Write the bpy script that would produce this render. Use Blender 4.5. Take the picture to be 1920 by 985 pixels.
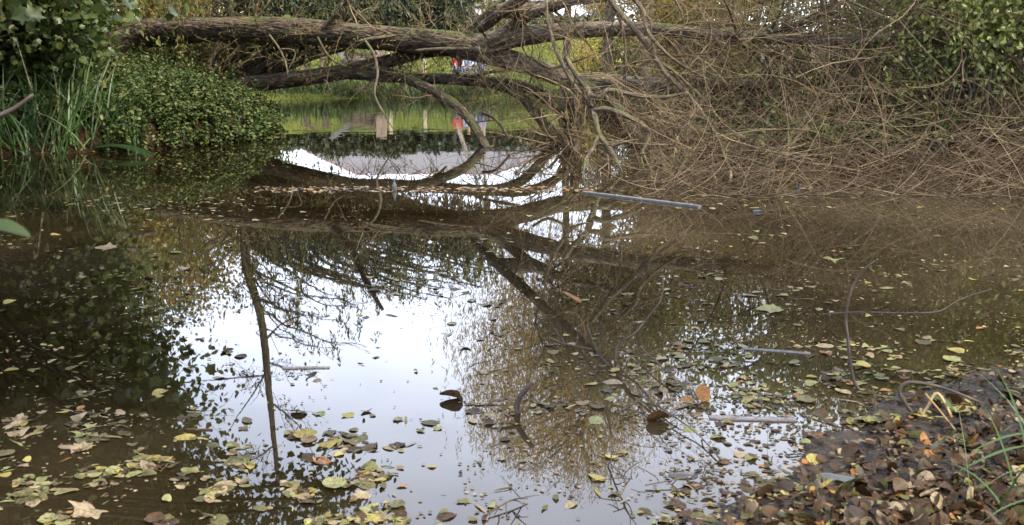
import bpy, math, random
import numpy as np
from mathutils import Vector
random.seed(7); rng = np.random.default_rng(11)
for o in list(bpy.data.objects): bpy.data.objects.remove(o)
SC = bpy.context.scene; COL = SC.collection
# ------------------------------------------------------------ camera
F = 1884.0; CX, CY = 960.0, 492.5; PITCH = math.atan((492.5-115)/F); CAMZ = 1.5
cam_d = bpy.data.cameras.new('camera'); cam = bpy.data.objects.new('camera', cam_d); COL.objects.link(cam)
cam.location = (0, 0, CAMZ); cam.rotation_euler = (math.pi/2-PITCH, 0, 0)
cam_d.sensor_width = 36; cam_d.lens = 36*F/1920; cam_d.clip_start = 0.05; cam_d.clip_end = 3000
cam_d.dof.use_dof = True; cam_d.dof.focus_distance = 15; cam_d.dof.aperture_fstop = 8.0
SC.camera = cam
# ------------------------------------------------------------ world, sun, exposure
SUN_EL, SUN_AZ = math.radians(46), math.radians(128)      # azimuth from +Y towards +X: light from behind right
w = bpy.data.worlds.new('World'); SC.world = w; w.use_nodes = True
nt = w.node_tree; N = nt.nodes; L = nt.links
bg = N['Background']; bg.inputs[1].default_value = 0.12
sky = N.new('ShaderNodeTexSky'); sky.sky_type = 'NISHITA'; sky.sun_disc = False
sky.sun_elevation = SUN_EL; sky.sun_rotation = SUN_AZ; sky.dust_density = 2.0
tc = N.new('ShaderNodeTexCoord'); mp = N.new('ShaderNodeMapping'); mp.inputs['Scale'].default_value = (1, 1, 2.2)
cn = N.new('ShaderNodeTexNoise'); cn.inputs['Scale'].default_value = 2.3; cn.inputs['Detail'].default_value = 7; cn.inputs['Roughness'].default_value = .55
cr = N.new('ShaderNodeMapRange'); cr.inputs[1].default_value = .36; cr.inputs[2].default_value = .62; cr.inputs[3].default_value = .62; cr.inputs[4].default_value = 1.0
mx = N.new('ShaderNodeMix'); mx.data_type = 'RGBA'; mx.inputs[7].default_value = (8.5, 9.2, 11.0, 1)
L.new(tc.outputs['Generated'], mp.inputs[0]); L.new(mp.outputs[0], cn.inputs[0]); L.new(cn.outputs[0], cr.inputs[0])
L.new(cr.outputs[0], mx.inputs[0]); L.new(sky.outputs[0], mx.inputs[6])
sz_ = N.new('ShaderNodeSeparateXYZ'); L.new(tc.outputs['Generated'], sz_.inputs[0]); el = N.new('ShaderNodeMapRange'); el.interpolation_type = 'SMOOTHSTEP'
el.inputs[1].default_value = .25; el.inputs[2].default_value = .8; el.inputs[3].default_value = 1.45; el.inputs[4].default_value = .5; L.new(sz_.outputs[2], el.inputs[0])
sm = N.new('ShaderNodeVectorMath'); sm.operation = 'SCALE'; L.new(mx.outputs[2], sm.inputs[0]); L.new(el.outputs[0], sm.inputs['Scale']); L.new(sm.outputs[0], bg.inputs[0])
sd = bpy.data.lights.new('sun', 'SUN'); sd.energy = 2.8; sd.angle = math.radians(3); sd.color = (1, .90, .74)
sun = bpy.data.objects.new('sun', sd); COL.objects.link(sun)
dv = Vector((math.cos(SUN_EL)*math.sin(SUN_AZ), math.cos(SUN_EL)*math.cos(SUN_AZ), math.sin(SUN_EL)))
sun.rotation_euler = dv.to_track_quat('Z', 'Y').to_euler(); sun.location = dv*50
SC.view_settings.view_transform = 'Standard'; SC.view_settings.look = 'None'; SC.view_settings.gamma = 1
SC.view_settings.exposure = 1.65
cy = SC.cycles; cy.max_bounces = 6; cy.diffuse_bounces = 3; cy.glossy_bounces = 3; cy.transmission_bounces = 4; cy.transparent_max_bounces = 4
cy.use_denoising = True; cy.denoiser = 'OPENIMAGEDENOISE'; cy.use_adaptive_sampling = True; cy.adaptive_threshold = .02
cy.caustics_reflective = False; cy.caustics_refractive = False; cy.sample_clamp_indirect = 6

# ------------------------------------------------------------ pixel <-> place
cp, sp = math.cos(PITCH), math.sin(PITCH)
def ray(px, py):
    a, b = (px-CX)/F, -(py-CY)/F
    return np.array([a, cp+b*sp, -sp+b*cp])
def P(px, py, Y):
    d = ray(px, py); return np.array([0, 0, CAMZ])+d*(Y/d[1])
def R(px, py, Y):
    p = P(px, py, Y); p[2] = -p[2]; return p                 # the thing whose mirror image is at the pixel
def W(px, py, z=0.0):
    d = ray(px, py); return np.array([0, 0, CAMZ])+d*((z-CAMZ)/d[2])
def T(px, py, pm): return P(px, py, W(px, pm)[1])            # at the distance of water row pm
def S(Y): return Y/F                                        # metres per pixel at distance Y

# ------------------------------------------------------------ numeric noise
_h = rng.random((64, 64, 64))
def vnoise(p):
    p = np.asarray(p, float); i = np.floor(p).astype(int); f = p-i; f = f*f*(3-2*f); i &= 63; j = (i+1) & 63
    out = 0
    for a in (0, 1):
        for b in (0, 1):
            for c in (0, 1):
                wgt = (f[..., 0] if a else 1-f[..., 0])*(f[..., 1] if b else 1-f[..., 1])*(f[..., 2] if c else 1-f[..., 2])
                out = out+wgt*_h[(j if a else i)[..., 0], (j if b else i)[..., 1], (j if c else i)[..., 2]]
    return out
def fbm(p, o=4):
    p = np.asarray(p, float); s = 0; a = .5
    for k in range(o): s = s+a*vnoise(p+k*17.3); p = p*2.03; a *= .5
    return s

# ------------------------------------------------------------ mesh helpers
def tag(o, label=None, cat=None, group=None, kind=None):
    if label: o['label'] = label
    if cat: o['category'] = cat
    if group: o['group'] = group
    if kind: o['kind'] = kind
    return o
def rawmesh(name, verts, faces, mat, attrs=None, smooth=True):
    """faces: list of int arrays (n,k), one per polygon size"""
    me = bpy.data.meshes.new(name); verts = np.ascontiguousarray(verts, dtype=np.float32)
    me.vertices.add(len(verts)); me.vertices.foreach_set('co', verts.ravel())
    faces = [np.asarray(f, dtype=np.int32) for f in faces if len(f)]
    idx = np.concatenate([f.ravel() for f in faces]); tot = np.concatenate([np.full(len(f), f.shape[1]) for f in faces])
    me.loops.add(len(idx)); me.loops.foreach_set('vertex_index', idx)
    me.polygons.add(len(tot)); st = np.concatenate([[0], np.cumsum(tot)[:-1]]).astype(np.int32)
    me.polygons.foreach_set('loop_start', st)
    me.polygons.foreach_set('use_smooth', np.full(len(tot), smooth))
    for k, a in (attrs or {}).items():
        a = np.asarray(a, dtype=np.float32)
        if a.ndim == 1: at = me.attributes.new(k, 'FLOAT', 'POINT'); at.data.foreach_set('value', a)
        else: at = me.attributes.new(k, 'FLOAT_VECTOR', 'POINT'); at.data.foreach_set('vector', a.ravel())
    me.update(calc_edges=True); me.materials.append(mat)
    return me
def link(name, me, parent=None, loc=None):
    o = bpy.data.objects.new(name, me); COL.objects.link(o)
    if parent: o.parent = parent; o.location = -parent.location if loc is None else loc
    elif loc is not None: o.location = loc
    return o
def empty(name, loc):
    o = bpy.data.objects.new(name, None); COL.objects.link(o); o.location = loc; o.empty_display_size = .2; return o
class MB:
    def __init__(s): s.v = []; s.f = {}; s.a = []; s.c = []; s.n = 0
    def add(s, v, faces, a=None, c=None):
        v = np.asarray(v, float)
        for f in faces:
            f = np.asarray(f)
            if len(f): s.f.setdefault(f.shape[1], []).append(f+s.n)
        s.v.append(v); s.a.append(np.full(len(v), .5) if a is None else np.broadcast_to(a, len(v)))
        s.c.append(v if c is None else c); s.n += len(v)
    def mesh(s, name, mat, smooth=True):
        return rawmesh(name, np.concatenate(s.v), [np.concatenate(x) for x in s.f.values()], mat,
                       {'v': np.concatenate(s.a), 'bark': np.concatenate(s.c)}, smooth)
    def build(s, name, mat, parent=None, smooth=True, loc=None): return link(name, s.mesh(name, mat, smooth), parent, loc)
    def box(s, c, size, rz=0, jit=0, a=None, tilt=0):
        x, y, z = np.array(size)/2.
        v = np.array([[i, j, k] for i in (-x, x) for j in (-y, y) for k in (-z, z)], float)
        if jit: v += rng.normal(0, jit, v.shape)
        if tilt: v = v@np.array([[math.cos(tilt), 0, math.sin(tilt)], [0, 1, 0], [-math.sin(tilt), 0, math.cos(tilt)]])
        v = v@np.array([[math.cos(rz), math.sin(rz), 0], [-math.sin(rz), math.cos(rz), 0], [0, 0, 1]])+np.array(c)
        s.add(v, [np.array([[0, 1, 3, 2], [4, 6, 7, 5], [0, 4, 5, 1], [2, 3, 7, 6], [0, 2, 6, 4], [1, 5, 7, 3]])], a)
    def tube(s, pts, rad, k=8, rough=0, ridge=0, a=None, seglen=None, caps=True):
        pts = np.array(pts, float); rad = np.array(rad, float)
        if seglen:
            pts, rad = resample(pts, rad, seglen)
        n = len(pts); t = np.gradient(pts, axis=0); t /= np.linalg.norm(t, axis=1)[:, None]+1e-9
        u = np.cross(t[0], [0, 0, 1.]);  u = u if np.linalg.norm(u) > .05 else np.cross(t[0], [1., 0, 0]); u /= np.linalg.norm(u)
        U = np.zeros((n, 3)); 
        for i in range(n):
            u = u-t[i]*u.dot(t[i]); u /= np.linalg.norm(u); U[i] = u
        V = np.cross(t, U); th = np.arange(k)*2*np.pi/k
        seg = np.concatenate([[0], np.cumsum(np.linalg.norm(np.diff(pts, axis=0), axis=1))])
        c, sn = np.cos(th), np.sin(th)
        rm = max(rad.max(), 1e-4)
        bc = np.stack([np.broadcast_to(c*rm, (n, k)), np.broadcast_to(sn*rm, (n, k)), np.broadcast_to(seg[:, None]*.22, (n, k))], -1)+s.n*.013
        rr = np.broadcast_to(rad[:, None], (n, k)).copy()
        if rough: rr *= 1+rough*(fbm(bc*np.array([3, 3, 3])/max(rm, .05)*.5, 3)-.45)*2
        if ridge:
            q = bc*np.array([14, 14, 16]); q = q+1.2*np.stack([vnoise(bc*9+5), vnoise(bc*9+50), vnoise(bc*9+90)], -1)
            rn = 1-np.abs(2*fbm(q, 3)/.875-1); rr += ridge*(rn-.7)
        v = pts[:, None, :]+rr[..., None]*(c[None, :, None]*U[:, None, :]+sn[None, :, None]*V[:, None, :])
        i = np.arange(n-1)[:, None]*k; j = np.arange(k)[None, :]; j2 = (j+1) % k
        q = np.stack([i+j, i+j2, i+k+j2, i+k+j], -1).reshape(-1, 4)
        fs = [q]
        v = v.reshape(-1, 3); bcf = bc.reshape(-1, 3)
        if caps:
            v = np.concatenate([v, pts[:1], pts[-1:]]); bcf = np.concatenate([bcf, bcf[:1], bcf[-1:]]); m = n*k; jj = np.arange(k); j2 = (jj+1) % k
            fs.append(np.concatenate([np.stack([np.full(k, m), j2, jj], -1), np.stack([np.full(k, m+1), m-k+jj, m-k+j2], -1)]))
        s.add(v, fs, a, bcf)
def resample(pts, rad, seglen):
    """Catmull-Rom through the points"""
    n = len(pts); out = []; orad = []
    for i in range(n-1):
        p0, p1, p2, p3 = pts[max(i-1, 0)], pts[i], pts[i+1], pts[min(i+2, n-1)]
        m = max(2, int(np.linalg.norm(p2-p1)/seglen))
        for t in np.arange(m)/m:
            out.append(.5*((2*p1)+(-p0+p2)*t+(2*p0-5*p1+4*p2-p3)*t*t+(-p0+3*p1-3*p2+p3)*t**3)); orad.append(rad[i]*(1-t)+rad[i+1]*t)
    out.append(pts[-1]); orad.append(rad[-1]); return np.array(out), np.array(orad)
def batch_tubes(mb, paths, rads, k=3, a=None):
    """paths (N,P,3), rads (N,P)"""
    n, p, _ = paths.shape; t = np.gradient(paths, axis=1); t /= np.linalg.norm(t, axis=2)[..., None]+1e-9
    ref = np.where(np.abs(t[:, :1, 2:3]) > .9, np.array([1., 0, 0]), np.array([0, 0, 1.])); u = np.cross(t, ref); u /= np.linalg.norm(u, axis=2)[..., None]+1e-9
    v = np.cross(t, u); th = np.arange(k)*2*np.pi/k
    q = paths[:, :, None, :]+rads[..., None, None]*(np.cos(th)[:, None]*u[:, :, None, :]+np.sin(th)[:, None]*v[:, :, None, :])
    base = (np.arange(n)*p*k)[:, None, None]; i = (np.arange(p-1)*k)[None, :, None]; j = np.arange(k)[None, None, :]; j2 = (j+1) % k
    f = np.stack(np.broadcast_arrays(base+i+j, base+i+j2, base+i+k+j2, base+i+k+j), -1).reshape(-1, 4)
    aa = np.repeat(rng.random(n), p*k) if a is None else np.repeat(a, p*k)
    mb.add(q.reshape(-1, 3), [f], aa)
def unit(v): return v/(np.linalg.norm(v, axis=-1, keepdims=True)+1e-9)
def shoots(base, d, ln, r0, r1, npt=7, wob=.25, grav=0.0, up=0.0, jig=0.0):
    """grow N bent shoots: base (N,3), direction, length (N,), returns paths, rads"""
    n = len(base); d = unit(d); path = np.zeros((n, npt, 3)); path[:, 0] = base; st = (ln/(npt-1))[:, None]
    bend = rng.normal(0, wob, (n, 3)); 
    for i in range(1, npt):
        d = unit(d+bend/(npt-1)+rng.normal(0, 1, (n, 3))*jig+np.array([0, 0, (up-grav)/(npt-1)]))
        path[:, i] = path[:, i-1]+d*st
    t = np.linspace(0, 1, npt)[None, :]
    return path, np.asarray(r0).reshape(-1, 1)*(1-t)+np.asarray(r1).reshape(-1, 1)*t

_t = np.linspace(0, 2*np.pi, 24, endpoint=False)
# leaf templates: vertices (x across, y along, z out of plane), faces
def fan(outline, z=None):
    o = np.array(outline, float); c = o.mean(0); v = np.zeros((len(o)+1, 3)); v[0, :2] = c*[0, 1]; v[1:, :2] = o
    if z is not None: v[:, 2] = z(v[:, 0], v[:, 1])
    k = len(o); i = np.arange(k); return v, np.stack([np.zeros(k, int), i+1, (i+1) % k+1], -1)
RHOMB = (np.array([[0, 0, 0], [-.3, .45, .07], [0, 1, -.04], [.3, .45, .07]]), np.array([[0, 2, 1], [0, 3, 2]]))
OVAL = (np.array([[0, 0, 0], [-.24, .22, .05], [-.3, .6, .04], [0, 1, -.08], [.3, .6, .04], [.24, .22, .05]]), np.array([[0, 3, 2, 1], [0, 5, 4, 3]]))
SLIM = (np.array([[0, 0, 0], [-.085, .4, .02], [0, 1, -.12], [.085, .4, .02]]), np.array([[0, 2, 1], [0, 3, 2]]))
BIGLEAF = fan(np.stack([.26*np.sin(_t)*(1+.3*np.cos(_t))*(1+.04*np.cos(9*_t)), .5-.5*np.cos(_t)], -1), lambda x, y: .35*np.abs(x)-.2*y*y)
WIDE = (np.array([[0, 0, 0], [-.14, .4, .02], [0, 1, -.12], [.14, .4, .02]]), np.array([[0, 2, 1], [0, 3, 2]]))
_m = [(0, .02), (-.22, -.08), (-.34, .1), (-.56, .16), (-.42, .34), (-.6, .62), (-.34, .6), (-.26, .68), (0, 1.0), (.26, .68), (.34, .6), (.6, .62), (.42, .34), (.56, .16), (.34, .1), (.22, -.08)]
MAPLE = fan(_m, lambda x, y: .12*np.abs(x)-.1*y*y)
def leaves(name, mat, tpl, pos, axis, nrm, size, parent=None, v=None, mb=None):
    axis = unit(axis); side = unit(np.cross(axis, nrm)); nn = np.cross(side, axis)
    tv, tf = tpl; n = len(pos); m = len(tv); sz = np.asarray(size).reshape(-1, 1, 1)*np.ones((n, 1, 1))
    q = pos[:, None, :]+sz*(tv[None, :, 0:1]*side[:, None]+tv[None, :, 1:2]*axis[:, None]+tv[None, :, 2:3]*nn[:, None])
    f = (tf[None]+(np.arange(n)*m)[:, None, None]).reshape(-1, tf.shape[1]); vv = rng.random(n) if v is None else v
    if mb is not None: mb.add(q.reshape(-1, 3), [f], np.repeat(vv, m)); return
    me = rawmesh(name, q.reshape(-1, 3), [f], mat, {'v': np.repeat(vv, m)}, False)
    return link(name, me, parent)
def rdir(n, zb=0, zs=1):
    d = rng.normal(0, 1, (n, 3)); d[:, 2] = d[:, 2]*zs+zb; return unit(d)

# ------------------------------------------------------------ materials
def newmat(name):
    m = bpy.data.materials.new(name); m.use_nodes = True; return m, m.node_tree.nodes, m.node_tree.links, m.node_tree.nodes['Principled BSDF']
def ramp(Nn, cols, pos=None):
    r = Nn.new('ShaderNodeValToRGB'); e = r.color_ramp.elements
    pos = pos or [i/(len(cols)-1) for i in range(len(cols))]
    while len(e) < len(cols): e.new(.5)
    for i, c in enumerate(cols): e[i].position = pos[i]; e[i].color = (*c, 1)
    return r
def attr(Nn, a):
    n = Nn.new('ShaderNodeAttribute'); n.attribute_name = a; return n
def noise(Nn, Ll, sc, det=4, vec=None, rough=.5, dist=0):
    n = Nn.new('ShaderNodeTexNoise'); n.inputs['Scale'].default_value = sc; n.inputs['Detail'].default_value = det
    n.inputs['Roughness'].default_value = rough; n.inputs['Distortion'].default_value = dist
    if vec is not None: Ll.new(vec, n.inputs[0])
    return n
def leafmat(name, cols, pos=None, trans=.35, rough=.45, spot=0, spec=.5):
    m, Nn, Ll, b = newmat(name); a = attr(Nn, 'v'); r = ramp(Nn, cols, pos); Ll.new(a.outputs['Fac'], r.inputs[0]); c = r.outputs[0]
    if spot:
        n = noise(Nn, Ll, spot, 3); r2 = ramp(Nn, [(.35, .3, .25), (1, 1, 1)], [.38, .55]); Ll.new(n.outputs[0], r2.inputs[0])
        mm = Nn.new('ShaderNodeMix'); mm.data_type = 'RGBA'; mm.blend_type = 'MULTIPLY'; mm.inputs[0].default_value = .8
        tco = Nn.new('ShaderNodeTexCoord'); Ll.new(tco.outputs['Object'], n.inputs[0]); Ll.new(c, mm.inputs[6]); Ll.new(r2.outputs[0], mm.inputs[7]); c = mm.outputs[2]
    Ll.new(c, b.inputs['Base Color']); b.inputs['Roughness'].default_value = rough; b.inputs['Specular IOR Level'].default_value = spec
    if trans:
        t = Nn.new('ShaderNodeBsdfTranslucent'); Ll.new(c, t.inputs[0]); x = Nn.new('ShaderNodeMixShader'); x.inputs[0].default_value = trans
        Ll.new(b.outputs[0], x.inputs[1]); Ll.new(t.outputs[0], x.inputs[2]); Ll.new(x.outputs[0], Nn['Material Output'].inputs[0])
    return m
def barkmat(name, dark, light, sc=14, bump=.02, moss=0.0, rough=.85):
    m, Nn, Ll, b = newmat(name); a = attr(Nn, 'bark')
    mpn = Nn.new('ShaderNodeMapping'); Ll.new(a.outputs['Vector'], mpn.inputs[0])
    n = noise(Nn, Ll, sc, 8, mpn.outputs[0], .62, 1.2); n2 = noise(Nn, Ll, sc*.25, 4, mpn.outputs[0])
    r = ramp(Nn, [tuple(x*.35 for x in dark), dark, light], [.38, .5, .68]); Ll.new(n.outputs[0], r.inputs[0])
    mm = Nn.new('ShaderNodeMix'); mm.data_type = 'RGBA'; mm.blend_type = 'MULTIPLY'; mm.inputs[0].default_value = .6
    r2 = ramp(Nn, [(.5, .45, .4), (1, 1, 1)], [.35, .6]); Ll.new(n2.outputs[0], r2.inputs[0]); Ll.new(r.outputs[0], mm.inputs[6]); Ll.new(r2.outputs[0], mm.inputs[7])
    col = mm.outputs[2]
    if moss:
        g = Nn.new('ShaderNodeNewGeometry'); sx = Nn.new('ShaderNodeSeparateXYZ'); Ll.new(g.outputs['Normal'], sx.inputs[0])
        nm = noise(Nn, Ll, 1.4, 5, g.outputs['Position']); mu = Nn.new('ShaderNodeMath'); mu.operation = 'MULTIPLY'; Ll.new(nm.outputs[0], mu.inputs[0])
        mr = Nn.new('ShaderNodeMapRange'); mr.inputs[1].default_value = -.2; mr.inputs[2].default_value = .8; Ll.new(sx.outputs[2], mr.inputs[0]); Ll.new(mr.outputs[0], mu.inputs[1])
        r3 = Nn.new('ShaderNodeMapRange'); r3.inputs[1].default_value = .5-.12*moss; r3.inputs[2].default_value = .62-.08*moss; Ll.new(mu.outputs[0], r3.inputs[0])
        m3 = Nn.new('ShaderNodeMix'); m3.data_type = 'RGBA'; Ll.new(r3.outputs[0], m3.inputs[0]); Ll.new(col, m3.inputs[6]); m3.inputs[7].default_value = (.07, .085, .02, 1); col = m3.outputs[2]
    Ll.new(col, b.inputs['Base Color']); b.inputs['Roughness'].default_value = rough
    bp = Nn.new('ShaderNodeBump'); bp.inputs['Distance'].default_value = bump; bp.inputs['Strength'].default_value = .9; Ll.new(n.outputs[0], bp.inputs['Height']); Ll.new(bp.outputs[0], b.inputs['Normal'])
    return m
def plain(name, col, rough=.6, sc=30, var=.25, bump=0.0, **kw):
    m, Nn, Ll, b = newmat(name); tco = Nn.new('ShaderNodeTexCoord'); n = noise(Nn, Ll, sc, 5, tco.outputs['Object'])
    r = ramp(Nn, [tuple(c*(1-var) for c in col), tuple(min(1, c*(1+var)) for c in col)], [.3, .7]); Ll.new(n.outputs[0], r.inputs[0]); Ll.new(r.outputs[0], b.inputs['Base Color'])
    b.inputs['Roughness'].default_value = rough
    if bump:
        bp = Nn.new('ShaderNodeBump'); bp.inputs['Distance'].default_value = bump; Ll.new(n.outputs[0], bp.inputs['Height']); Ll.new(bp.outputs[0], b.inputs['Normal'])
    for k, v in kw.items(): b.inputs[k].default_value = v
    return m
M = {}
M['willow_bark'] = barkmat('willow_bark', (.06, .038, .02), (.27, .205, .135), 16, .03, .55)
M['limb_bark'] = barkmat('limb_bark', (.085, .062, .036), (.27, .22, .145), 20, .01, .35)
M['lit_bark'] = barkmat('lit_bark', (.12, .09, .06), (.38, .32, .24), 16, .02, .3)  # paler bark copy: light falling on the big limbs is put into its colour
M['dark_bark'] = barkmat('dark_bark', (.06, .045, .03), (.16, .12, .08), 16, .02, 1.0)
M['tree_bark'] = barkmat('tree_bark', (.10, .08, .055), (.24, .20, .15), 14, .02, .6)
M['birch_bark'] = barkmat('birch_bark', (.35, .32, .28), (.75, .72, .66), 10, .01)
M['twig'] = leafmat('twig_bark', [(.035, .020, .008), (.09, .054, .023), (.27, .20, .11), (.08, .040, .015)], trans=0, rough=.7)
M['stick'] = barkmat('stick_bark', (.07, .05, .035), (.17, .13, .09), 30, .004)
M['nettle'] = leafmat('nettle_leaf', [(.022, .05, .008), (.05, .10, .014), (.09, .15, .028), (.15, .19, .06)]) if 0 else leafmat('nettle_leaf', [(.018, .034, .006), (.042, .072, .012), (.08, .115, .024), (.17, .16, .05)], rough=.62)
M['reed'] = leafmat('reed_blade', [(.02, .05, .01), (.04, .085, .018), (.09, .15, .045), (.22, .17, .08)], [0, .5, .9, 1], trans=.25)
M['grass'] = leafmat('grass_blade', [(.04, .07, .013), (.075, .12, .022), (.13, .17, .045), (.26, .20, .08)], [0, .5, .92, 1], trans=.3)
M['maple'] = leafmat('maple_leaf', [(.035, .055, .012), (.06, .09, .018), (.10, .13, .03), (.26, .23, .04)], [0, .5, .85, 1])
M['olive'] = leafmat('olive_leaf', [(.09, .10, .025), (.16, .17, .04), (.26, .23, .07), (.42, .25, .07)], [0, .5, .88, 1], trans=.5)
M['darkgreen'] = leafmat('yew_leaf', [(.012, .022, .008), (.02, .035, .012), (.035, .045, .018)], trans=.1)
M['golden'] = leafmat('golden_leaf', [(.50, .36, .11), (.68, .50, .19), (.78, .62, .30), (.42, .37, .13)], [0, .5, .85, 1], trans=.5)
M['autumn'] = leafmat('autumn_leaf', [(.12, .14, .03), (.24, .20, .04), (.38, .22, .05), (.36, .13, .04)], [0, .45, .8, 1])
M['lime'] = leafmat('lime_leaf', [(.11, .14, .03), (.21, .25, .06), (.34, .37, .16), (.50, .38, .06)], [0, .5, .9, 1], trans=.45)
M['yellow'] = leafmat('yellow_leaf', [(.30, .24, .03), (.5, .4, .05), (.35, .33, .06)])
M['soil'] = plain('dark_soil', (.05, .035, .022), .9, 12, .5, .03)

# ------------------------------------------------------------ pond outline and ground
near = [(2600, 560), (2200, 640), (1920, 688), (1800, 712), (1730, 735), (1665, 775), (1600, 812), (1510, 862), (1430, 905), (1350, 960), (1300, 1010), (1240, 1100)]
poly = [W(*p)[:2] for p in near]+[np.array([.2, 1.2]), np.array([-1.5, 1.0]), np.array([-6, 1.2]), np.array([-9.5, 6]), np.array([-9.8, 12])]
left = [(-120, 300), (0, 291), (150, 287), (300, 281), (380, 274), (440, 268), (495, 262), (512, 252), (508, 238), (500, 222), (505, 205), (490, 194), (420, 189), (520, 187), (640, 185), (780, 184), (900, 185), (1000, 190), (1050, 199),
        (1090, 215), (1110, 235), (1150, 262), (1200, 290), (1300, 308), (1450, 322), (1600, 332), (1750, 340), (1920, 346), (2100, 350), (2500, 380), (3000, 430)]
poly += [W(*p)[:2] for p in left]; poly = np.array(poly)
def sdf(x, y):
    p = np.stack([x, y], -1); d = np.full(x.shape, 1e9); ins = np.zeros(x.shape, bool)
    for a, b in zip(poly, np.roll(poly, -1, 0)):
        e = b-a; wv = p-a; t = np.clip((wv@e)/(e@e), 0, 1); d = np.minimum(d, np.hypot(wv[..., 0]-t*e[0], wv[..., 1]-t*e[1]))
        c = ((a[1] > p[..., 1]) != (b[1] > p[..., 1])); xi = (b[0]-a[0])*(p[..., 1]-a[1])/((b[1]-a[1]) if b[1] != a[1] else 1e-9)+a[0]
        ins ^= c & (p[..., 0] < xi)
    return np.where(ins, -d, d)
def sstep(x, a, b): t = np.clip((x-a)/(b-a), 0, 1); return t*t*(3-2*t)
def height(x, y):
    x = np.asarray(x, float); y = np.asarray(y, float); s = sdf(x, y)
    nz = fbm(np.stack([x*.9, y*.9, x*0], -1), 4)-.47
    nf = fbm(np.stack([x*5, y*5, x*0+3], -1), 3)-.45
    nearw = 1-sstep(y, 6, 10)
    far = sstep(y, 36, 40)
    bank = .28+.95*(1-np.exp(-np.maximum(s, 0)/2.6)); 
    nearb = .012+.085*np.maximum(s, 0)+nf*.05
    farb = .12+.08*np.clip(s, 0, 22)+.10*np.clip(s-11, 0, 11)
    bank = bank*(1-.55*sstep(x, -1, 2)*sstep(s, 0, .3))
    out = (bank*sstep(s, 0, .5))*(1-nearw)*(1-far)+nearb*nearw+farb*far*sstep(s, 0, .6)*(1-nearw)
    out = out+nz*.35*sstep(s, 0, 2)*(1-nearw*.6)+nf*.03*(1-far)
    slope = np.where(nearw > .5, .16, .5); ins = np.maximum(s*slope, -.9)+nf*(.03+.09*nearw*np.exp(s*2.5))
    return np.where(s > 0, out, ins)
def hz(x, y): return float(height(np.array([x]), np.array([y]))[0])
gx = np.concatenate([-np.geomspace(900, 16, 26)[:-1], np.arange(-16, 16.01, .16), np.geomspace(16, 900, 26)[1:]])
gy = np.concatenate([-np.geomspace(400, 3, 14), np.arange(0, 9, .1), np.arange(9, 30, .2), np.arange(30, 62, .4), np.geomspace(62, 1500, 26)])
X, Y = np.meshgrid(gx, gy); Z = height(X, Y); nx, ny = len(gx), len(gy)
gi = (np.arange(ny-1)[:, None]*nx+np.arange(nx-1)[None, :]); gf = np.stack([gi, gi+1, gi+nx+1, gi+nx], -1).reshape(-1, 4)
m, Nn, Ll, b = newmat('ground'); g = Nn.new('ShaderNodeNewGeometry'); sx = Nn.new('ShaderNodeSeparateXYZ'); Ll.new(g.outputs['Position'], sx.inputs[0])
n1 = noise(Nn, Ll, 9, 8, g.outputs['Position'], .65); n2 = noise(Nn, Ll, .35, 4, g.outputs['Position']); n3 = noise(Nn, Ll, 45, 3, g.outputs['Position'])
soil = ramp(Nn, [(.008, .006, .004), (.018, .012, .007), (.035, .023, .012), (.07, .045, .022)], [.3, .48, .6, .72]); Ll.new(n1.outputs[0], soil.inputs[0])
gr = ramp(Nn, [(.05, .06, .014), (.085, .10, .022), (.12, .135, .035), (.19, .13, .045)], [.3, .46, .56, .68]); Ll.new(n1.outputs[0], gr.inputs[0])
fr = Nn.new('ShaderNodeMapRange'); fr.inputs[1].default_value = 37.5; fr.inputs[2].default_value = 41; Ll.new(sx.outputs[1], fr.inputs[0])
mg = Nn.new('ShaderNodeMix'); mg.data_type = 'RGBA'; Ll.new(fr.outputs[0], mg.inputs[0]); Ll.new(soil.outputs[0], mg.inputs[6]); Ll.new(gr.outputs[0], mg.inputs[7])
Ll.new(mg.outputs[2], b.inputs['Base Color']); b.inputs['Specular IOR Level'].default_value = .25
rr = Nn.new('ShaderNodeMapRange'); rr.inputs[1].default_value = .4; rr.inputs[2].default_value = .65; rr.inputs[3].default_value = .2; rr.inputs[4].default_value = .8; Ll.new(n3.outputs[0], rr.inputs[0]); rx = Nn.new('ShaderNodeMath'); rx.operation = 'MAXIMUM'; wet = Nn.new('ShaderNodeMapRange'); wet.inputs[1].default_value = 6.5; wet.inputs[2].default_value = 9.5; Ll.new(sx.outputs[1], wet.inputs[0]); Ll.new(rr.outputs[0], rx.inputs[0]); Ll.new(wet.outputs[0], rx.inputs[1]); spc = Nn.new('ShaderNodeMapRange'); spc.inputs[1].default_value = 6.5; spc.inputs[2].default_value = 9.5; spc.inputs[3].default_value = .3; spc.inputs[4].default_value = 0; Ll.new(sx.outputs[1], spc.inputs[0]); Ll.new(spc.outputs[0], b.inputs['Specular IOR Level']); Ll.new(rx.outputs[0], b.inputs['Roughness'])
bp = Nn.new('ShaderNodeBump'); bp.inputs['Distance'].default_value = .03; bp.inputs['Strength'].default_value = .8; Ll.new(n1.outputs[0], bp.inputs['Height']); Ll.new(bp.outputs[0], b.inputs['Normal'])
M['ground'] = m
go = link('ground', rawmesh('ground', np.stack([X, Y, Z], -1).reshape(-1, 3), [gf], m)); tag(go, kind='structure')

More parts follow.
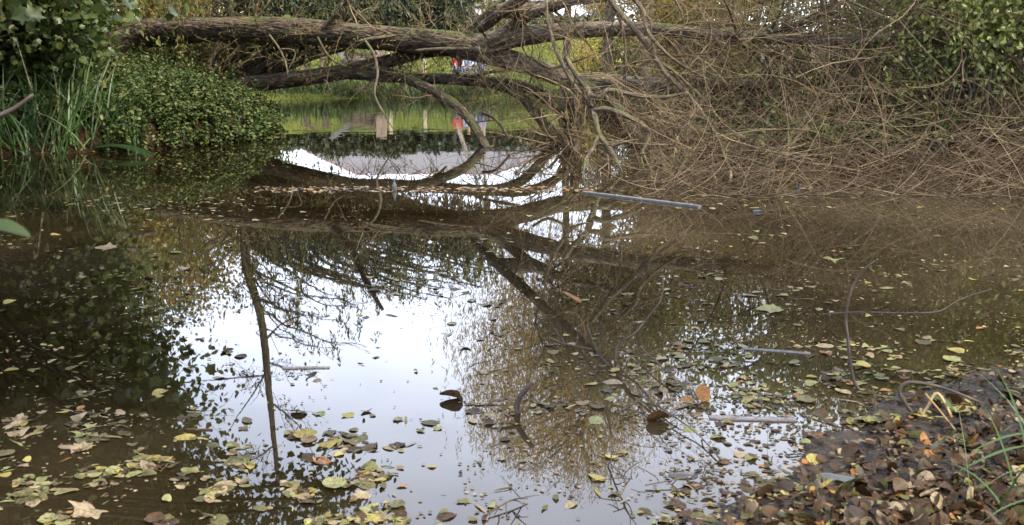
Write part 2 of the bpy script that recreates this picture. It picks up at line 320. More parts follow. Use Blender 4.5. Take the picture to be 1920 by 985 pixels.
# ------------------------------------------------------------ water
m, Nn, Ll, b = newmat('pond_water'); g = Nn.new('ShaderNodeNewGeometry'); sx = Nn.new('ShaderNodeSeparateXYZ'); Ll.new(g.outputs['Position'], sx.inputs[0])
mpn = Nn.new('ShaderNodeMapping'); mpn.inputs['Scale'].default_value = (.35, 1, 1); Ll.new(g.outputs['Position'], mpn.inputs[0])
na = noise(Nn, Ll, 5.5, 3, mpn.outputs[0]); nb = noise(Nn, Ll, 38, 2, g.outputs['Position'])
def vmath(op, x, y=None, sc=None):
    v = Nn.new('ShaderNodeVectorMath'); v.operation = op; Ll.new(x, v.inputs[0])
    if y is not None:
        if hasattr(y, 'links'): Ll.new(y, v.inputs[1])
        else: v.inputs[1].default_value = y
    if sc is not None: (Ll.new(sc, v.inputs['Scale']) if hasattr(sc, 'links') else setattr(v.inputs['Scale'], 'default_value', sc))
    return v.outputs[0]
amp = Nn.new('ShaderNodeMapRange'); amp.interpolation_type = 'SMOOTHSTEP'; amp.inputs[1].default_value = 15; amp.inputs[2].default_value = 30; amp.inputs[3].default_value = .0026; amp.inputs[4].default_value = .03; Ll.new(sx.outputs[1], amp.inputs[0])
va = vmath('SCALE', vmath('SUBTRACT', na.outputs['Color'], (.5, .5, .5)), sc=amp.outputs[0]); vb = vmath('SCALE', vmath('SUBTRACT', nb.outputs['Color'], (.5, .5, .5)), sc=.0018)
vv = vmath('ADD', vmath('MULTIPLY', vmath('ADD', va, vb), (1, 1, 0)), (0, 0, 1)); vn = vmath('NORMALIZE', vv); Ll.new(vn, b.inputs['Normal'])
nm = noise(Nn, Ll, .32, 5, g.outputs['Position']); r = ramp(Nn, [(.008, .0055, .002), (.022, .016, .008), (.046, .035, .019)], [.35, .5, .66]); mrx = Nn.new('ShaderNodeMapRange'); mrx.inputs[1].default_value = -3.5; mrx.inputs[2].default_value = 1.5; mrx.inputs[3].default_value = -.12; mrx.inputs[4].default_value = .03; Ll.new(sx.outputs[0], mrx.inputs[0])
ad = Nn.new('ShaderNodeMath'); ad.operation = 'ADD'; Ll.new(nm.outputs[0], ad.inputs[0]); Ll.new(mrx.outputs[0], ad.inputs[1]); Ll.new(ad.outputs[0], r.inputs[0])
Ll.new(r.outputs[0], b.inputs['Base Color']); b.inputs['Roughness'].default_value = .012; b.inputs['IOR'].default_value = 1.42
M['water'] = m
ws = link('water', rawmesh('water', np.array([[-60, -1.5, 0], [60, -1.5, 0], [60, 60, 0], [-60, 60, 0]]), [np.array([[0, 1, 2, 3]])], m)); tag(ws, kind='structure')

# ------------------------------------------------------------ fallen willow
def tpath(pts):
    p = np.array([T(a, b_, c) for a, b_, c, r_ in pts]); rd = np.array([r_*S(q[1]) for (a, b_, c, r_), q in zip(pts, p)]); return p, rd
LIMB = {
 'trunk': [(214, 150, 224, 40), (208, 118, 222, 36), (226, 84, 222, 30), (272, 64, 223, 27), (330, 59, 226, 26), (400, 56, 230, 24), (520, 57, 236, 26), (640, 66, 242, 26), (740, 73, 248, 25), (850, 82, 255, 26), (905, 92, 258, 24)],
 'A': [(850, 84, 255, 18), (905, 82, 258, 19), (960, 72, 262, 18), (1040, 61, 267, 15), (1100, 56, 271, 13.5), (1220, 55, 278, 12), (1340, 65, 285, 11), (1440, 72, 291, 10), (1540, 74, 297, 9.5), (1640, 72, 303, 9), (1760, 68, 308, 8.5), (1850, 75, 313, 8), (1920, 92, 317, 7), (2010, 125, 320, 5)],
 'B': [(850, 90, 255, 17), (930, 106, 260, 18), (1000, 126, 263, 17), (1060, 147, 266, 16), (1130, 155, 269, 14), (1220, 158, 273, 12), (1320, 158, 278, 10.5), (1420, 160, 283, 9), (1480, 157, 286, 8), (1540, 150, 290, 7), (1600, 115, 293, 5.5), (1650, 80, 296, 5), (1705, 48, 299, 4.5), (1760, 10, 303, 4), (1800, -22, 306, 3)],
 'F': [(896, 86, 258, 8), (930, 66, 260, 8), (965, 46, 263, 9), (1000, 24, 266, 12), (1030, 14, 268, 10), (1070, 4, 271, 7), (1130, -2, 275, 5), (1230, -22, 280, 4)],
 'F2': [(934, 20, 264, 12), (965, 20, 265, 14), (1005, 21, 266, 13)],
 'G0': [(862, 74, 256, 5), (885, 50, 257, 5), (920, 20, 260, 6), (960, -14, 262, 6)],
 'RU': [(612, 52, 242, 8), (630, 30, 243, 7), (650, 0, 244, 6), (668, -50, 246, 5), (700, -110, 248, 3)],
 'K': [(1098, 158, 269, 8), (1130, 180, 272, 9), (1160, 203, 278, 8), (1190, 245, 288, 8), (1225, 285, 300, 8), (1255, 318, 314, 8), (1275, 340, 328, 6)],
 'L': [(1265, 166, 276, 8), (1320, 196, 282, 8), (1380, 215, 290, 8), (1440, 230, 298, 8), (1500, 242, 304, 8), (1560, 262, 310, 7), (1640, 290, 318, 6), (1700, 330, 326, 4)],
 'H1': [(1120, -40, 292, 4), (1150, 8, 294, 5), (1190, 55, 297, 5.5), (1225, 100, 300, 6), (1250, 140, 303, 5), (1300, 190, 308, 4), (1345, 260, 318, 3.5), (1372, 330, 332, 3)],
 'H2': [(1062, 108, 300, 4), (1080, 140, 302, 5), (1104, 170, 305, 6), (1110, 200, 308, 7), (1116, 222, 310, 6), (1122, 250, 312, 5.5), (1142, 278, 316, 5), (1155, 300, 320, 4), (1168, 326, 326, 4)],
 'H3': [(1112, 210, 309, 6), (1132, 204, 310, 5.5), (1160, 212, 311, 5.5), (1188, 224, 312, 4.5), (1212, 240, 314, 4), (1216, 262, 316, 3), (1202, 292, 322, 2.5), (1212, 325, 332, 2)],
 'H4': [(1108, 200, 309, 6), (1110, 182, 309, 5), (1128, 182, 310, 5), (1140, 169, 310, 5), (1170, 174, 311, 4.5), (1205, 181, 312, 4), (1250, 182, 313, 3.5), (1290, 172, 314, 3)],
 'H5': [(1022, 22, 285, 3), (1032, 60, 287, 3.5), (1044, 98, 289, 3.5), (1060, 130, 292, 4), (1076, 160, 296, 4), (1104, 190, 305, 4)],
 'H6': [(1124, 252, 312, 4), (1112, 278, 316, 3.5), (1098, 300, 322, 3), (1094, 330, 330, 3)],
 'H7': [(1140, 275, 316, 3), (1160, 270, 316, 3.2), (1185, 264, 316, 3), (1198, 262, 316, 2)],
 'V': [(1068, 140, 266, 8), (1078, 170, 268, 9), (1080, 205, 270, 9), (1084, 240, 272, 8), (1082, 270, 275, 8), (1076, 300, 288, 6)],
 'V2': [(1216, 164, 274, 4), (1214, 188, 276, 5), (1210, 212, 280, 3)],
 'N1': [(1545, 152, 290, 5), (1580, 168, 293, 5), (1610, 195, 298, 4.5), (1650, 216, 303, 4), (1700, 245, 310, 3.5), (1770, 262, 316, 3), (1860, 280, 322, 2)],
 'N2': [(1540, 150, 290, 4), (1600, 146, 291, 4), (1680, 150, 294, 3.5), (1760, 160, 300, 3), (1860, 176, 308, 2)],
 'N3': [(1540, 170, 290, 3), (1580, 190, 296, 3.5), (1630, 220, 304, 3), (1680, 250, 312, 3), (1740, 270, 320, 2)],
 'O1': [(1440, 66, 291, 6), (1480, 50, 292, 6), (1525, 34, 293, 6), (1560, 8, 294, 5), (1590, -30, 296, 4)],
 'O2': [(1850, 74, 313, 4), (1885, 52, 314, 4), (1930, 40, 315, 3)],
 'O3': [(1860, 82, 313, 5), (1892, 102, 316, 6), (1925, 122, 319, 6), (1990, 160, 326, 4)],
 'Q1': [(1482, 160, 287, 4), (1474, 185, 292, 4), (1450, 205, 300, 3.5), (1440, 235, 308, 3), (1470, 290, 322, 2.5)],
 'Q2': [(1170, -20, 300, 3), (1205, 20, 302, 4), (1215, 60, 304, 3.5), (1260, 110, 306, 3), (1330, 150, 310, 3)],
 'Q3': [(1000, 110, 270, 3), (1030, 128, 271, 3), (1070, 118, 274, 2.5), (1120, 100, 276, 2)],
 'Q4': [(780, 96, 256, 3.5), (830, 92, 258, 3.5), (880, 93, 260, 4), (920, 98, 262, 4), (950, 88, 264, 3.5), (985, 78, 266, 3)],
 'Q5': [(668, 80, 250, 3), (690, 74, 250, 3.5), (720, 70, 250, 3.5), (742, 66, 250, 4)],
 'Q6': [(684, 76, 251, 3), (702, 104, 253, 2.6), (708, 140, 256, 2.4), (702, 175, 258, 2.2), (715, 205, 260, 2), (742, 250, 262, 1.2)],
 'Q7': [(505, 66, 240, 2.4), (524, 92, 242, 2), (536, 120, 244, 2), (540, 146, 245, 1.6)],
 'Q8': [(524, 92, 242, 1.6), (550, 94, 242, 1.5), (552, 108, 242, 1.4), (540, 132, 243, 1.2)], 
 'Q9': [(596, 70, 243, 2), (604, 86, 244, 2), (616, 106, 244, 1.8), (632, 118, 245, 1.6), (660, 128, 246, 1.2)],
 'Q10': [(560, 165, 236, 3), (574, 190, 238, 2.5), (582, 236, 240, 2)],
}
GR = [(905, 470, 19.2, .10), (960, 520, 18.4, .10), (1030, 585, 17.3, .085), (1090, 640, 16.3, .07), (1140, 690, 15.6, .05), (1190, 750, 15, .03)]
wl = tpath(LIMB['trunk'])[0]; wroot = empty('fallen_willow', wl[1]); wroot.location.z = .9
tag(wroot, 'huge fallen willow lying across the pond with bare twigs dipping into the water', 'tree')
mb = MB(); p, r_ = tpath(LIMB['trunk']); r_ = r_*np.linspace(.98, .80, len(r_)); mb.tube(p, r_, 72, rough=.10, ridge=.075, seglen=.04); mb.build('trunk', M['willow_bark'], wroot)
mb = MB()                                                    # torn roots at the base
bp0 = p[1]
rt = rdir(60, .1, .8); pa, ra = shoots(np.repeat([bp0+[0, 0, .1]], 60, 0)+rng.normal(0, .22, (60, 3)), rt, rng.uniform(.5, 1.2, 60), rng.uniform(.02, .05, 60), np.full(60, .004), 8, 1.0, grav=.8, jig=.12)
batch_tubes(mb, pa, ra, 5); mb.build('roots', M['dark_bark'], wroot)
limbs = {}
for k, pts in LIMB.items():
    if k in ('trunk', 'Q10'): continue
    p, r_ = tpath(pts); limbs[k] = (p, r_); mb = MB(); big = r_.max() > .09
    sg = .05 if big else .09
    if not big: r_[-1] *= .25
    mb.tube(p, r_, 40 if big else 10, rough=.12, ridge=.03 if big else .0, seglen=sg)
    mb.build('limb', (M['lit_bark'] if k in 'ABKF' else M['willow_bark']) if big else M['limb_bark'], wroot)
p = np.array([R(a, b_, c) for a, b_, c, d in GR]); r_ = np.array([d for *_, d in GR]); mb = MB(); mb.tube(p, r_, 14, rough=.15, seglen=.1); mb.build('limb', M['willow_bark'], wroot); limbs['G'] = (p, r_)
# random secondary branches
sb, sdv, sl, sr = [], [], [], []
def seed(k, n, dirf, lmin, lmax, rmin=.012, rmax=.03, t0=0.0):
    p, r_ = limbs[k]; q, _ = resample(p, r_, .15)
    q = q[int(len(q)*t0):]
    for i in rng.integers(0, len(q), n):
        t = q[min(i+1, len(q)-1)]-q[max(i-1, 0)]; d = dirf(unit(t)); sb.append(q[i]); sdv.append(d); sl.append(rng.uniform(lmin, lmax)); sr.append(rng.uniform(rmin, rmax))
fwd = lambda t: unit(t*rng.uniform(.5, 1.3)+rng.normal(0, .6, 3)+np.array([.35, -.15, -.1]))
upw = lambda t: unit(t*.4+rng.normal(0, .5, 3)+np.array([.3, 0, .6]))
dwn = lambda t: unit(t*.5+rng.normal(0, .5, 3)+np.array([.3, -.1, -.6]))
seed('A', 40, fwd, 1.2, 3.0, t0=.4); seed('A', 26, upw, 1.0, 2.2, t0=.35); seed('A', 34, dwn, 1.2, 2.6, t0=.45)
seed('B', 34, fwd, 1.0, 2.4, t0=.45); seed('B', 36, dwn, .9, 2.0, t0=.4); seed('B', 14, upw, .8, 1.6, t0=.4)
seed('L', 30, fwd, 1.0, 2.4); seed('K', 14, fwd, .8, 1.8); seed('H1', 16, fwd, .8, 2.0); seed('N1', 14, fwd, .8, 2); seed('N2', 12, fwd, .8, 2); seed('N3', 12, fwd, .8, 1.8)
seed('O1', 10, upw, .8, 1.6); seed('O3', 8, fwd, .8, 1.4); seed('A', 16, fwd, .8, 1.8, .008, .018, t0=.0); seed('B', 9, dwn, .6, 1.6, .008, .018, t0=.0); seed('F', 8, fwd, .8, 1.6, t0=.4); seed('H3', 8, fwd, .5, 1.2, .008, .015); seed('V', 16, lambda t: rdir(1, -.3)[0], .4, 1.0, .01, .025); seed('H2', 6, fwd, .5, 1.0, .008, .014); seed('Q1', 8, fwd, .6, 1.4); seed('G', 14, lambda t: rdir(1, .1)[0], .8, 1.8)
sb, sdv, sl, sr = map(np.array, (sb, sdv, sl, sr))
pa, ra = shoots(sb, sdv, sl, sr, sr*.3, 12, .8, grav=.5, jig=.10)
order = np.argsort(-sr); mbs = MB()
for q in range(len(sb)):
    if q in order[:60]:
        mb = MB(); mb.tube(pa[q], ra[q], 7, rough=.1); mb.build('branch', M['limb_bark'], wroot)
rest = order[60:]; batch_tubes(mbs, pa[rest], ra[rest], 5)
# tertiary and fine twigs
def sub(pa, ra, n, lmin, lmax, rr, npt, wob, grav, up, mixp=1.0, bias=(0, 0, 0), tmin=.2, w=None):
    i = rng.integers(0, len(pa), n); t = rng.uniform(tmin, 1, n)*(pa.shape[1]-1); j = np.minimum(t.astype(int), pa.shape[1]-2); f = (t-j)[:, None]
    b_ = pa[i, j]*(1-f)+pa[i, j+1]*f; d = unit(pa[i, j+1]-pa[i, j])*mixp+rng.normal(0, .55, (n, 3))+np.array(bias)
    return shoots(b_, d, rng.uniform(lmin, lmax, n), rng.uniform(rr[0], rr[1], n), np.full(n, rr[2]), npt, wob, grav, up, .05)
prx = CX+F*pa[:, 6, 0]/np.maximum(pa[:, 6, 1], 1); kp = rng.random(len(pa)) < np.clip(1.25-(prx-1560)/300, .22, 1); pa, ra = pa[kp], ra[kp]
p2, r2 = sub(pa, ra, 1500, .5, 1.6, (.005, .010, .003), 9, .9, .35, 0, bias=(.12, -.05, -.05)); batch_tubes(mbs, p2, r2, 4)
p3, r3 = sub(p2, r2, 8200, .35, 1.5, (.0026, .0046, .0018), 8, .8, .1, .25, bias=(.4, 0, .05)); batch_tubes(mbs, p3, r3, 3)
# low dense fringe dipping into the water on the right
n = 1600; px = rng.uniform(1180, 2000, n); py = np.clip(rng.normal(312, 50, n), 120, 366); base = np.array([T(a, b_, max(b_+2, 300+(a-1180)*.055+rng.uniform(-14, 30))) for a, b_ in zip(px, py)])
d = np.stack([rng.choice([-1, 1], n, p=[.35, .65])*rng.uniform(.3, 1, n), rng.normal(0, .5, n), rng.normal(.0, .33, n)], -1)
p4, r4 = shoots(base, d, rng.uniform(.4, 1.5, n), rng.uniform(.0024, .0055, n), np.full(n, .0016), 8, .8, .12, .15, .03); p4[..., 2] = np.maximum(p4[..., 2], -.15); batch_tubes(mbs, p4, r4, 3, a=rng.random(n)**1.6*.62)
o = mbs.build('twigs', M['twig'], wroot); tag(o, kind='stuff')
# sparse dangling leaves
allp = np.concatenate([p3[:, -1], p3[:, 4], p2[:, -2]]); sel = rng.choice(len(allp), 16000); q = allp[sel]+rng.normal(0, .06, (16000, 3)); q = q[q[:, 2] > .05]
leaves('leaves', M['olive'], SLIM, q, rdir(len(q), -1.0), rdir(len(q)), rng.uniform(.05, .10, len(q)), wroot)

# ------------------------------------------------------------ second, lower fallen trunk
LOW = {
 'trunk': [(440, 164, 232, 15), (470, 158, 233, 15), (520, 153, 236, 14), (600, 142, 240, 14), (680, 128, 243, 13), (740, 112, 246, 12), (800, 98, 250, 10), (870, 96, 254, 8)],
 'D': [(640, 138, 242, 9), (720, 144, 246, 10), (800, 148, 250, 10), (870, 150, 254, 10), (930, 158, 258, 10), (975, 180, 261, 9), (1005, 212, 264, 9), (1030, 248, 267, 9), (1058, 282, 272, 8)],
 'D2': [(900, 154, 256, 9), (960, 158, 260, 9), (1010, 174, 264, 9), (1050, 205, 268, 8), (1072, 240, 270, 7), (1078, 280, 274, 6)],
 'E': [(700, 128, 245, 8), (745, 142, 248, 9), (790, 160, 253, 9), (840, 188, 259, 9), (875, 218, 265, 8), (898, 252, 270, 7.5), (916, 282, 277, 7)],
 'E2': [(855, 102, 256, 5), (862, 118, 257, 4), (858, 138, 258, 3.5)],
 'E3': [(880, 148, 256, 3.5), (905, 138, 257, 3), (955, 132, 259, 3), (1000, 130, 261, 2.5), (1040, 120, 263, 2)],
 'E4': [(770, 150, 252, 3), (800, 170, 254, 3), (820, 185, 256, 2.6), (835, 203, 258, 2)],
 'E5': [(905, 212, 268, 3), (930, 225, 272, 2.6), (955, 260, 276, 2.2)],
}
lroot = empty('fallen_log', tpath(LOW['trunk'])[0][0]); tag(lroot, 'lower mossy fallen trunk arching from the left bank under the big willow', 'tree')
lowl = {}
for k, pts in LOW.items():
    p, r_ = tpath(pts); lowl[k] = (p, r_); mb = MB(); big = r_.max() > .09
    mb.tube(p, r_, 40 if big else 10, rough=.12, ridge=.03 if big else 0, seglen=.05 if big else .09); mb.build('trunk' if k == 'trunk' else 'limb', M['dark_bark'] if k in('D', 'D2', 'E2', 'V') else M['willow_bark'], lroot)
# tangle of stems by the waterline at the foot of the limbs
mb = MB(); n = 46; base = np.array([T(rng.normal(1068, 22), rng.uniform(200, 280), 272) for _ in range(n)]); d = rdir(n, .0, 1.3)
pa5, ra5 = shoots(base, d, rng.uniform(.5, 1.5, n), rng.uniform(.01, .03, n), np.full(n, .005), 10, 1.2, .3, .3, .14); batch_tubes(mb, pa5, ra5, 6)
p6, r6 = sub(pa5, ra5, 160, .2, .7, (.004, .008, .002), 7, 1, .2, .2); batch_tubes(mb, p6, r6, 4)
for kk, nn in (('D', 46), ('D2', 20), ('trunk', 34), ('E', 14)):
    q, _ = resample(*lowl[kk], .1); i = rng.integers(0, len(q), nn); pa7, ra7 = shoots(q[i], rdir(nn, -.2), rng.uniform(.4, 1.3, nn), rng.uniform(.006, .016, nn), np.full(nn, .003), 10, 1, .3, .1, .12); batch_tubes(mb, pa7, ra7, 5)
    p8, r8 = sub(pa7, ra7, nn*5, .2, .7, (.003, .006, .002), 7, 1, .2, .1); batch_tubes(mb, p8, r8, 3)
q, _ = resample(*tpath(LIMB['trunk']), .1); q = q[int(len(q)*.35):]; i = rng.integers(0, len(q), 80)
pa9, ra9 = shoots(q[i], rdir(80, -.1), rng.uniform(.4, 2.0, 80), rng.uniform(.005, .016, 80), np.full(80, .003), 10, 1, .3, .1, .12); batch_tubes(mb, pa9, ra9, 5)
p8, r8 = sub(pa9, ra9, 560, .2, .9, (.003, .006, .002), 7, 1, .2, .1); batch_tubes(mb, p8, r8, 3)
tag(mb.build('twigs', M['twig'], lroot), kind='stuff')
ends = np.concatenate([p8[:, -1], p8[:, 3], p6[:, -1]]); ends = ends[ends[:, 2] > .1]; q = np.repeat(ends, 2, 0)+rng.normal(0, .06, (len(ends)*2, 3))
leaves('leaves', M['olive'], SLIM, q, rdir(len(q), -1.2), rdir(len(q)), rng.uniform(.07, .13, len(q)), lroot)

# ------------------------------------------------------------ standing trees
def tree(name, label, tp, mats, clumps, nleaf, lsize, tpl=RHOMB, sprd=.5, lw=.06, group=None, zs=1.0, hang=False, cat='tree', limbk=.35, leafcat='crown'):
    """tp trunk points (x,y,z,r); clumps (n,3) centres of foliage"""
    root = empty(name, tp[0][:3]); tag(root, label, cat, group)
    tpa = np.array([t[:3] for t in tp], float); tr = np.array([t[3] for t in tp], float)
    mb = MB(); mb.tube(tpa, tr, 14, rough=.15, seglen=.2); mb.build('trunk', mats[0], root)
    clumps = np.asarray(clumps, float); q, qr = resample(tpa, tr, .3); mbb = MB()
    if lw:
        d = np.linalg.norm(clumps[:, None]-q[None], axis=2)+np.maximum(0, q[None, :, 2]-clumps[:, None, 2]+.4*d0(clumps, q))*2; j = d.argmin(1)
        n = len(clumps); t = np.linspace(0, 1, 9)[None, :, None]; A = q[j][:, None]; B = clumps[:, None]; Cc = (A+B)/2+np.stack([rng.normal(0, .15, n), rng.normal(0, .15, n), np.linalg.norm(B-A, axis=2)[:, 0]*.12], -1)[:, None]
        pth = (1-t)**2*A+2*t*(1-t)*Cc+t*t*B; pth[:, 1:-1] += rng.normal(0, .05, (n, 7, 3)); ln = np.linalg.norm(B-A, axis=2)
        rd = np.minimum(qr[j][:, None]*.6, lw*(.3+ln*.25))*(1-.8*t[..., 0]); batch_tubes(mbb, pth, rd, 5)
        ks, kr = sub(pth, rd, len(clumps)*6, sprd*.8, sprd*2.2, (.008, .015, .004), 6, .8, .1, .1, tmin=.45); batch_tubes(mbb, ks, kr, 3)
        mbb.build('branches', mats[0], root)
    per = rng.multinomial(nleaf, np.full(len(clumps), 1/len(clumps)))
    c = np.repeat(clumps, per, 0); e = rng.normal(0, 1, (nleaf, 3))*np.array([1, 1, zs])*sprd*np.repeat(rng.uniform(.6, 1.3, len(clumps)), per)[:, None]
    pos = c+e
    if hang:
        nstr = nleaf//14; sidx = rng.integers(0, len(pos), nstr); st = pos[sidx]; k = rng.uniform(0, 1, (nstr, 14, 1)); ln = rng.uniform(.3*hang, hang, (nstr, 1, 1))
        pos = (st[:, None]+k*ln*np.concatenate([rng.normal(0, .12, (nstr, 1, 2)), -np.ones((nstr, 1, 1))], 2)+rng.normal(0, .03, (nstr, 14, 3))).reshape(-1, 3)
        axis = rdir(len(pos), -2.0)
    else: axis = rdir(len(pos), -.4)
    h = height(pos[:, 0], pos[:, 1]); keep = (pos[:, 2] > np.maximum(h, 0)+.05); pos = pos[keep]; axis = axis[keep]
    vv = np.clip(rng.random(len(pos))*.75+.35*fbm(pos*.8, 2), 0, 1)
    leaves(leafcat, mats[1], tpl, pos, axis, rdir(len(pos), .8), rng.uniform(lsize*.65, lsize*1.3, len(pos)), root, v=vv)
    return root
def d0(c, q): return np.hypot(c[:, None, 0]-q[None, :, 0], c[:, None, 1]-q[None, :, 1])
def blob(c, rad, n, inner=.35):
    d = rdir(n); r_ = rng.uniform(inner, 1, n)**.6; return np.array(c)+d*r_[:, None]*np.array(rad)
def pxclumps(poly_px, Y0, Y1, n, mirror=True, rows=None):
    """clump centres filling an outline seen in the water mirror"""
    poly_px = np.array(poly_px, float); out = []; lo, hi = poly_px.min(0), poly_px.max(0)
    while len(out) < n:
        x, y = rng.uniform(lo, hi); ins = False
        for a, b_ in zip(poly_px, np.roll(poly_px, -1, 0)):
            if (a[1] > y) != (b_[1] > y) and x < (b_[0]-a[0])*(y-a[1])/(b_[1]-a[1])+a[0]: ins = not ins
        if ins and rows:
            dn = (y+rng.uniform(*rows))/2-115; Yq = 2826/dn if dn > 1 else Y1; out.append(R(x, y, min(max(Yq, Y0), Y1)))
        elif ins: out.append((R if mirror else P)(x, y, rng.uniform(Y0, Y1)))
    return np.array(out)
def base(x, y, r_): return (x, y, hz(x, y)-.1, r_)
# leaning tree on the left bank whose boughs hang over the pond
b0 = P(392, 150, 27); ov = tree('leaning_tree', 'leaning tree behind the left end of the fallen trunk, its boughs over the pond',
     [(b0[0], 27, hz(b0[0], 27)-.2, .2), (*P(398, 118, 27), .17), (*P(416, 80, 27), .15), (*P(436, 25, 27), .13), (*R(462, 500, 27), .12), (*R(490, 600, 27), .11), (*R(505, 740, 27), .09), (*R(522, 905, 27), .05)],
     (M['tree_bark'], M['olive']), np.concatenate([
     pxclumps([(330, 350), (480, 380), (640, 372), (860, 385), (1000, 400), (1000, 500), (860, 560), (700, 575), (600, 600), (480, 590), (400, 570), (330, 520)], 25, 30, 120),
     pxclumps([(560, 400), (900, 400), (980, 470), (860, 540), (640, 540), (540, 470)], 25, 29, 40), pxclumps([(560, 590), (650, 600), (690, 650), (680, 700), (610, 690), (570, 650)], 25, 29, 5)]), 15000, .15, WIDE, sprd=.36, lw=.035, hang=.9)
# thin side shoots with tiny leaf tufts on the leaning stem
mb = MB(); ps = []
for a in ([(505, 705), (460, 708), (410, 712), (345, 716)], [(503, 690), (480, 730), (450, 775), (425, 815)], [(514, 835), (480, 858), (440, 878)], [(500, 680), (540, 690), (600, 692)], [(508, 755), (560, 800), (590, 860)], [(496, 640), (540, 600), (590, 590)]):
    q = np.array([R(x, y, 27+.3*i) for i, (x, y) in enumerate(a)]); mb.tube(q, np.linspace(.032, .008, len(q)), 6, rough=.2, seglen=.1); ps.append(resample(q, np.ones(len(q)), .1)[0][:: 1][:10])
ps = [np.array([q[int(i*(len(q)-1)/8)] for i in range(9)]) for q in ps]; ps = np.array(ps)
k1, r1_ = sub(ps, np.ones(ps.shape[:2]), 60, .3, 1.0, (.008, .014, .004), 7, .8, .1, .3, tmin=.2); batch_tubes(mb, k1, r1_, 4); k2, r2_ = sub(k1, r1_, 160, .15, .5, (.005, .008, .003), 6, .8, 0, 0); batch_tubes(mb, k2, r2_, 3)
mb.build('side_branches', M['tree_bark'], ov); q = np.repeat(k2[:, -1], 2, 0)+rng.normal(0, .05, (320, 3)); leaves('side_leaves', M['olive'], RHOMB, q, rdir(320, -.4), rdir(320), rng.uniform(.07, .12, 320), ov)
# left maple over the reeds
mx0, my0 = -10.6, 16.5
tree('maple_tree', 'dark green maple with broad drooping leaves overhanging the left edge of the pond', [base(mx0, my0, .26), (-10.6, 16.4, 2.5, .22), (-10, 16, 5, .17), (-9.5, 15.5, 8, .1), (-9.2, 15.5, 10, .04)],
     (M['dark_bark'], M['maple']), np.concatenate([blob((-9.2, 15.5, 6.6), (3.4, 3.4, 3.4), 90), pxclumps([(-60, 470), (130, 480), (200, 560), (270, 620), (310, 690), (310, 780), (280, 860), (180, 900), (-60, 930)], 8.6, 18, 90, rows=(-330, -70)),
     pxclumps([(0, 0), (170, 0), (200, 25), (170, 70), (120, 100), (0, 150)], 17.5, 21, 60, False)]), 21000, .13, MAPLE, sprd=.38, lw=.05)
# foliage near the camera (seen only mirrored at the foot of the picture)
tree('alder_tree', 'alder rooted beside the near left shore whose low leafy boughs show dark in the water', [base(-10.3, 8.0, .24), (-10.1, 8.3, 2.2, .2), (-9, 9, 4.2, .15), (-7, 10, 5.2, .10), (-4.2, 10.6, 5.3, .05)],
     (M['dark_bark'], M['maple']), np.concatenate([pxclumps([(-80, 880), (150, 850), (300, 800), (345, 860), (420, 925), (560, 900), (640, 900), (700, 960), (640, 1040), (300, 1060), (-80, 1060)], 8.6, 14, 80, rows=(-260, -70)),
     pxclumps([(-80, 700), (80, 720), (240, 790), (250, 880), (-80, 900)], 8.6, 16, 24, rows=(-260, -60))]), 9000, .085, OVAL, sprd=.26, lw=.03)
# tall trees behind on the left
tree('lime_tree', 'tall olive green tree behind the maple on the left bank', [base(-11.5, 22, .35), (-11.4, 22, 5, .3), (-11, 22, 9, .2), (-10.8, 22, 13, .08)], (M['tree_bark'], M['olive']),
     np.concatenate([blob((-11.2, 22, 8.2), (4.2, 4, 6), 170), pxclumps([(-100, 330), (120, 330), (330, 400), (300, 500), (240, 560), (120, 620), (-100, 640)], 17, 32, 70, rows=(-160, 10))]), 15000, .17, OVAL, sprd=.55)
tree('oak_tree', 'broad oak arching high over the left shore behind the reeds', [base(-11.2, 19, .4), (-11.1, 19, 4, .34), (-10.2, 19, 7.5, .22), (-9, 18.6, 10, .08)], (M['dark_bark'], M['maple']),
     blob((-8.6, 18.4, 9.2), (3.6, 4.2, 2.5), 150), 24000, .17, OVAL, sprd=.45, lw=.05)
tree('oak_tree', 'young oak on the near right bank outside the corner whose crown shades the mud', [base(5.2, 2.2, .22), (5.1, 2.2, 2.5, .2), (4.6, 2.4, 5, .13), (4.2, 2.6, 7, .04)], (M['dark_bark'], M['maple']),
     blob((3.4, 2.6, 6.4), (2.9, 2.3, 1.5), 110), 16000, .14, OVAL, sprd=.4, lw=.04)
# golden willow, its trunk and tall bare trunks beside it
gwp = [(900, 640), (960, 560), (1060, 520), (1160, 540), (1230, 640), (1270, 760), (1250, 850), (1180, 905), (1080, 925), (980, 925), (920, 880), (880, 800), (870, 710)]
x0 = P(1230, 180, 35)[0]
tree('weeping_willow', 'golden weeping willow beyond the far shore mirrored in the middle of the pond', [(x0, 35, 0, .32), (x0-.1, 35, 4, .28), (x0-1.2, 35, 8, .2), (x0-2.4, 35, 12, .08)], (M['tree_bark'], M['golden']),
     pxclumps(gwp, 32, 37, 210), 42000, .19, SLIM, sprd=.45, lw=.03, hang=3.4)
for i, (px, py1, Yd, rd, lab) in enumerate([(1058, 800, 33.5, .13, 'slim straight tree with sparse crown left of the three beyond the tangle'), (1135, 820, 32, .16, 'middle tall straight tree with sparse crown beyond the willow tangle'), (1205, 720, 31, .2, 'thick straight tree with sparse crown right of the three beyond the willow tangle')]):
    top = R(px+12, py1, Yd); bx = P(px, 200, Yd)[0]
    tree('poplar_tree', lab, [(bx, Yd, .1, rd), (bx+.1, Yd, top[2]*.4, rd*.9), (bx, Yd, top[2]*.75, rd*.6), (top[0], Yd, top[2], .03)], (M['tree_bark'], M['olive']),
         blob((top[0], Yd, top[2]*.66), (1.5, 1.3, top[2]*.3), 34), 3600, .15, RHOMB, sprd=.4, group='tall trees beyond the tangle')
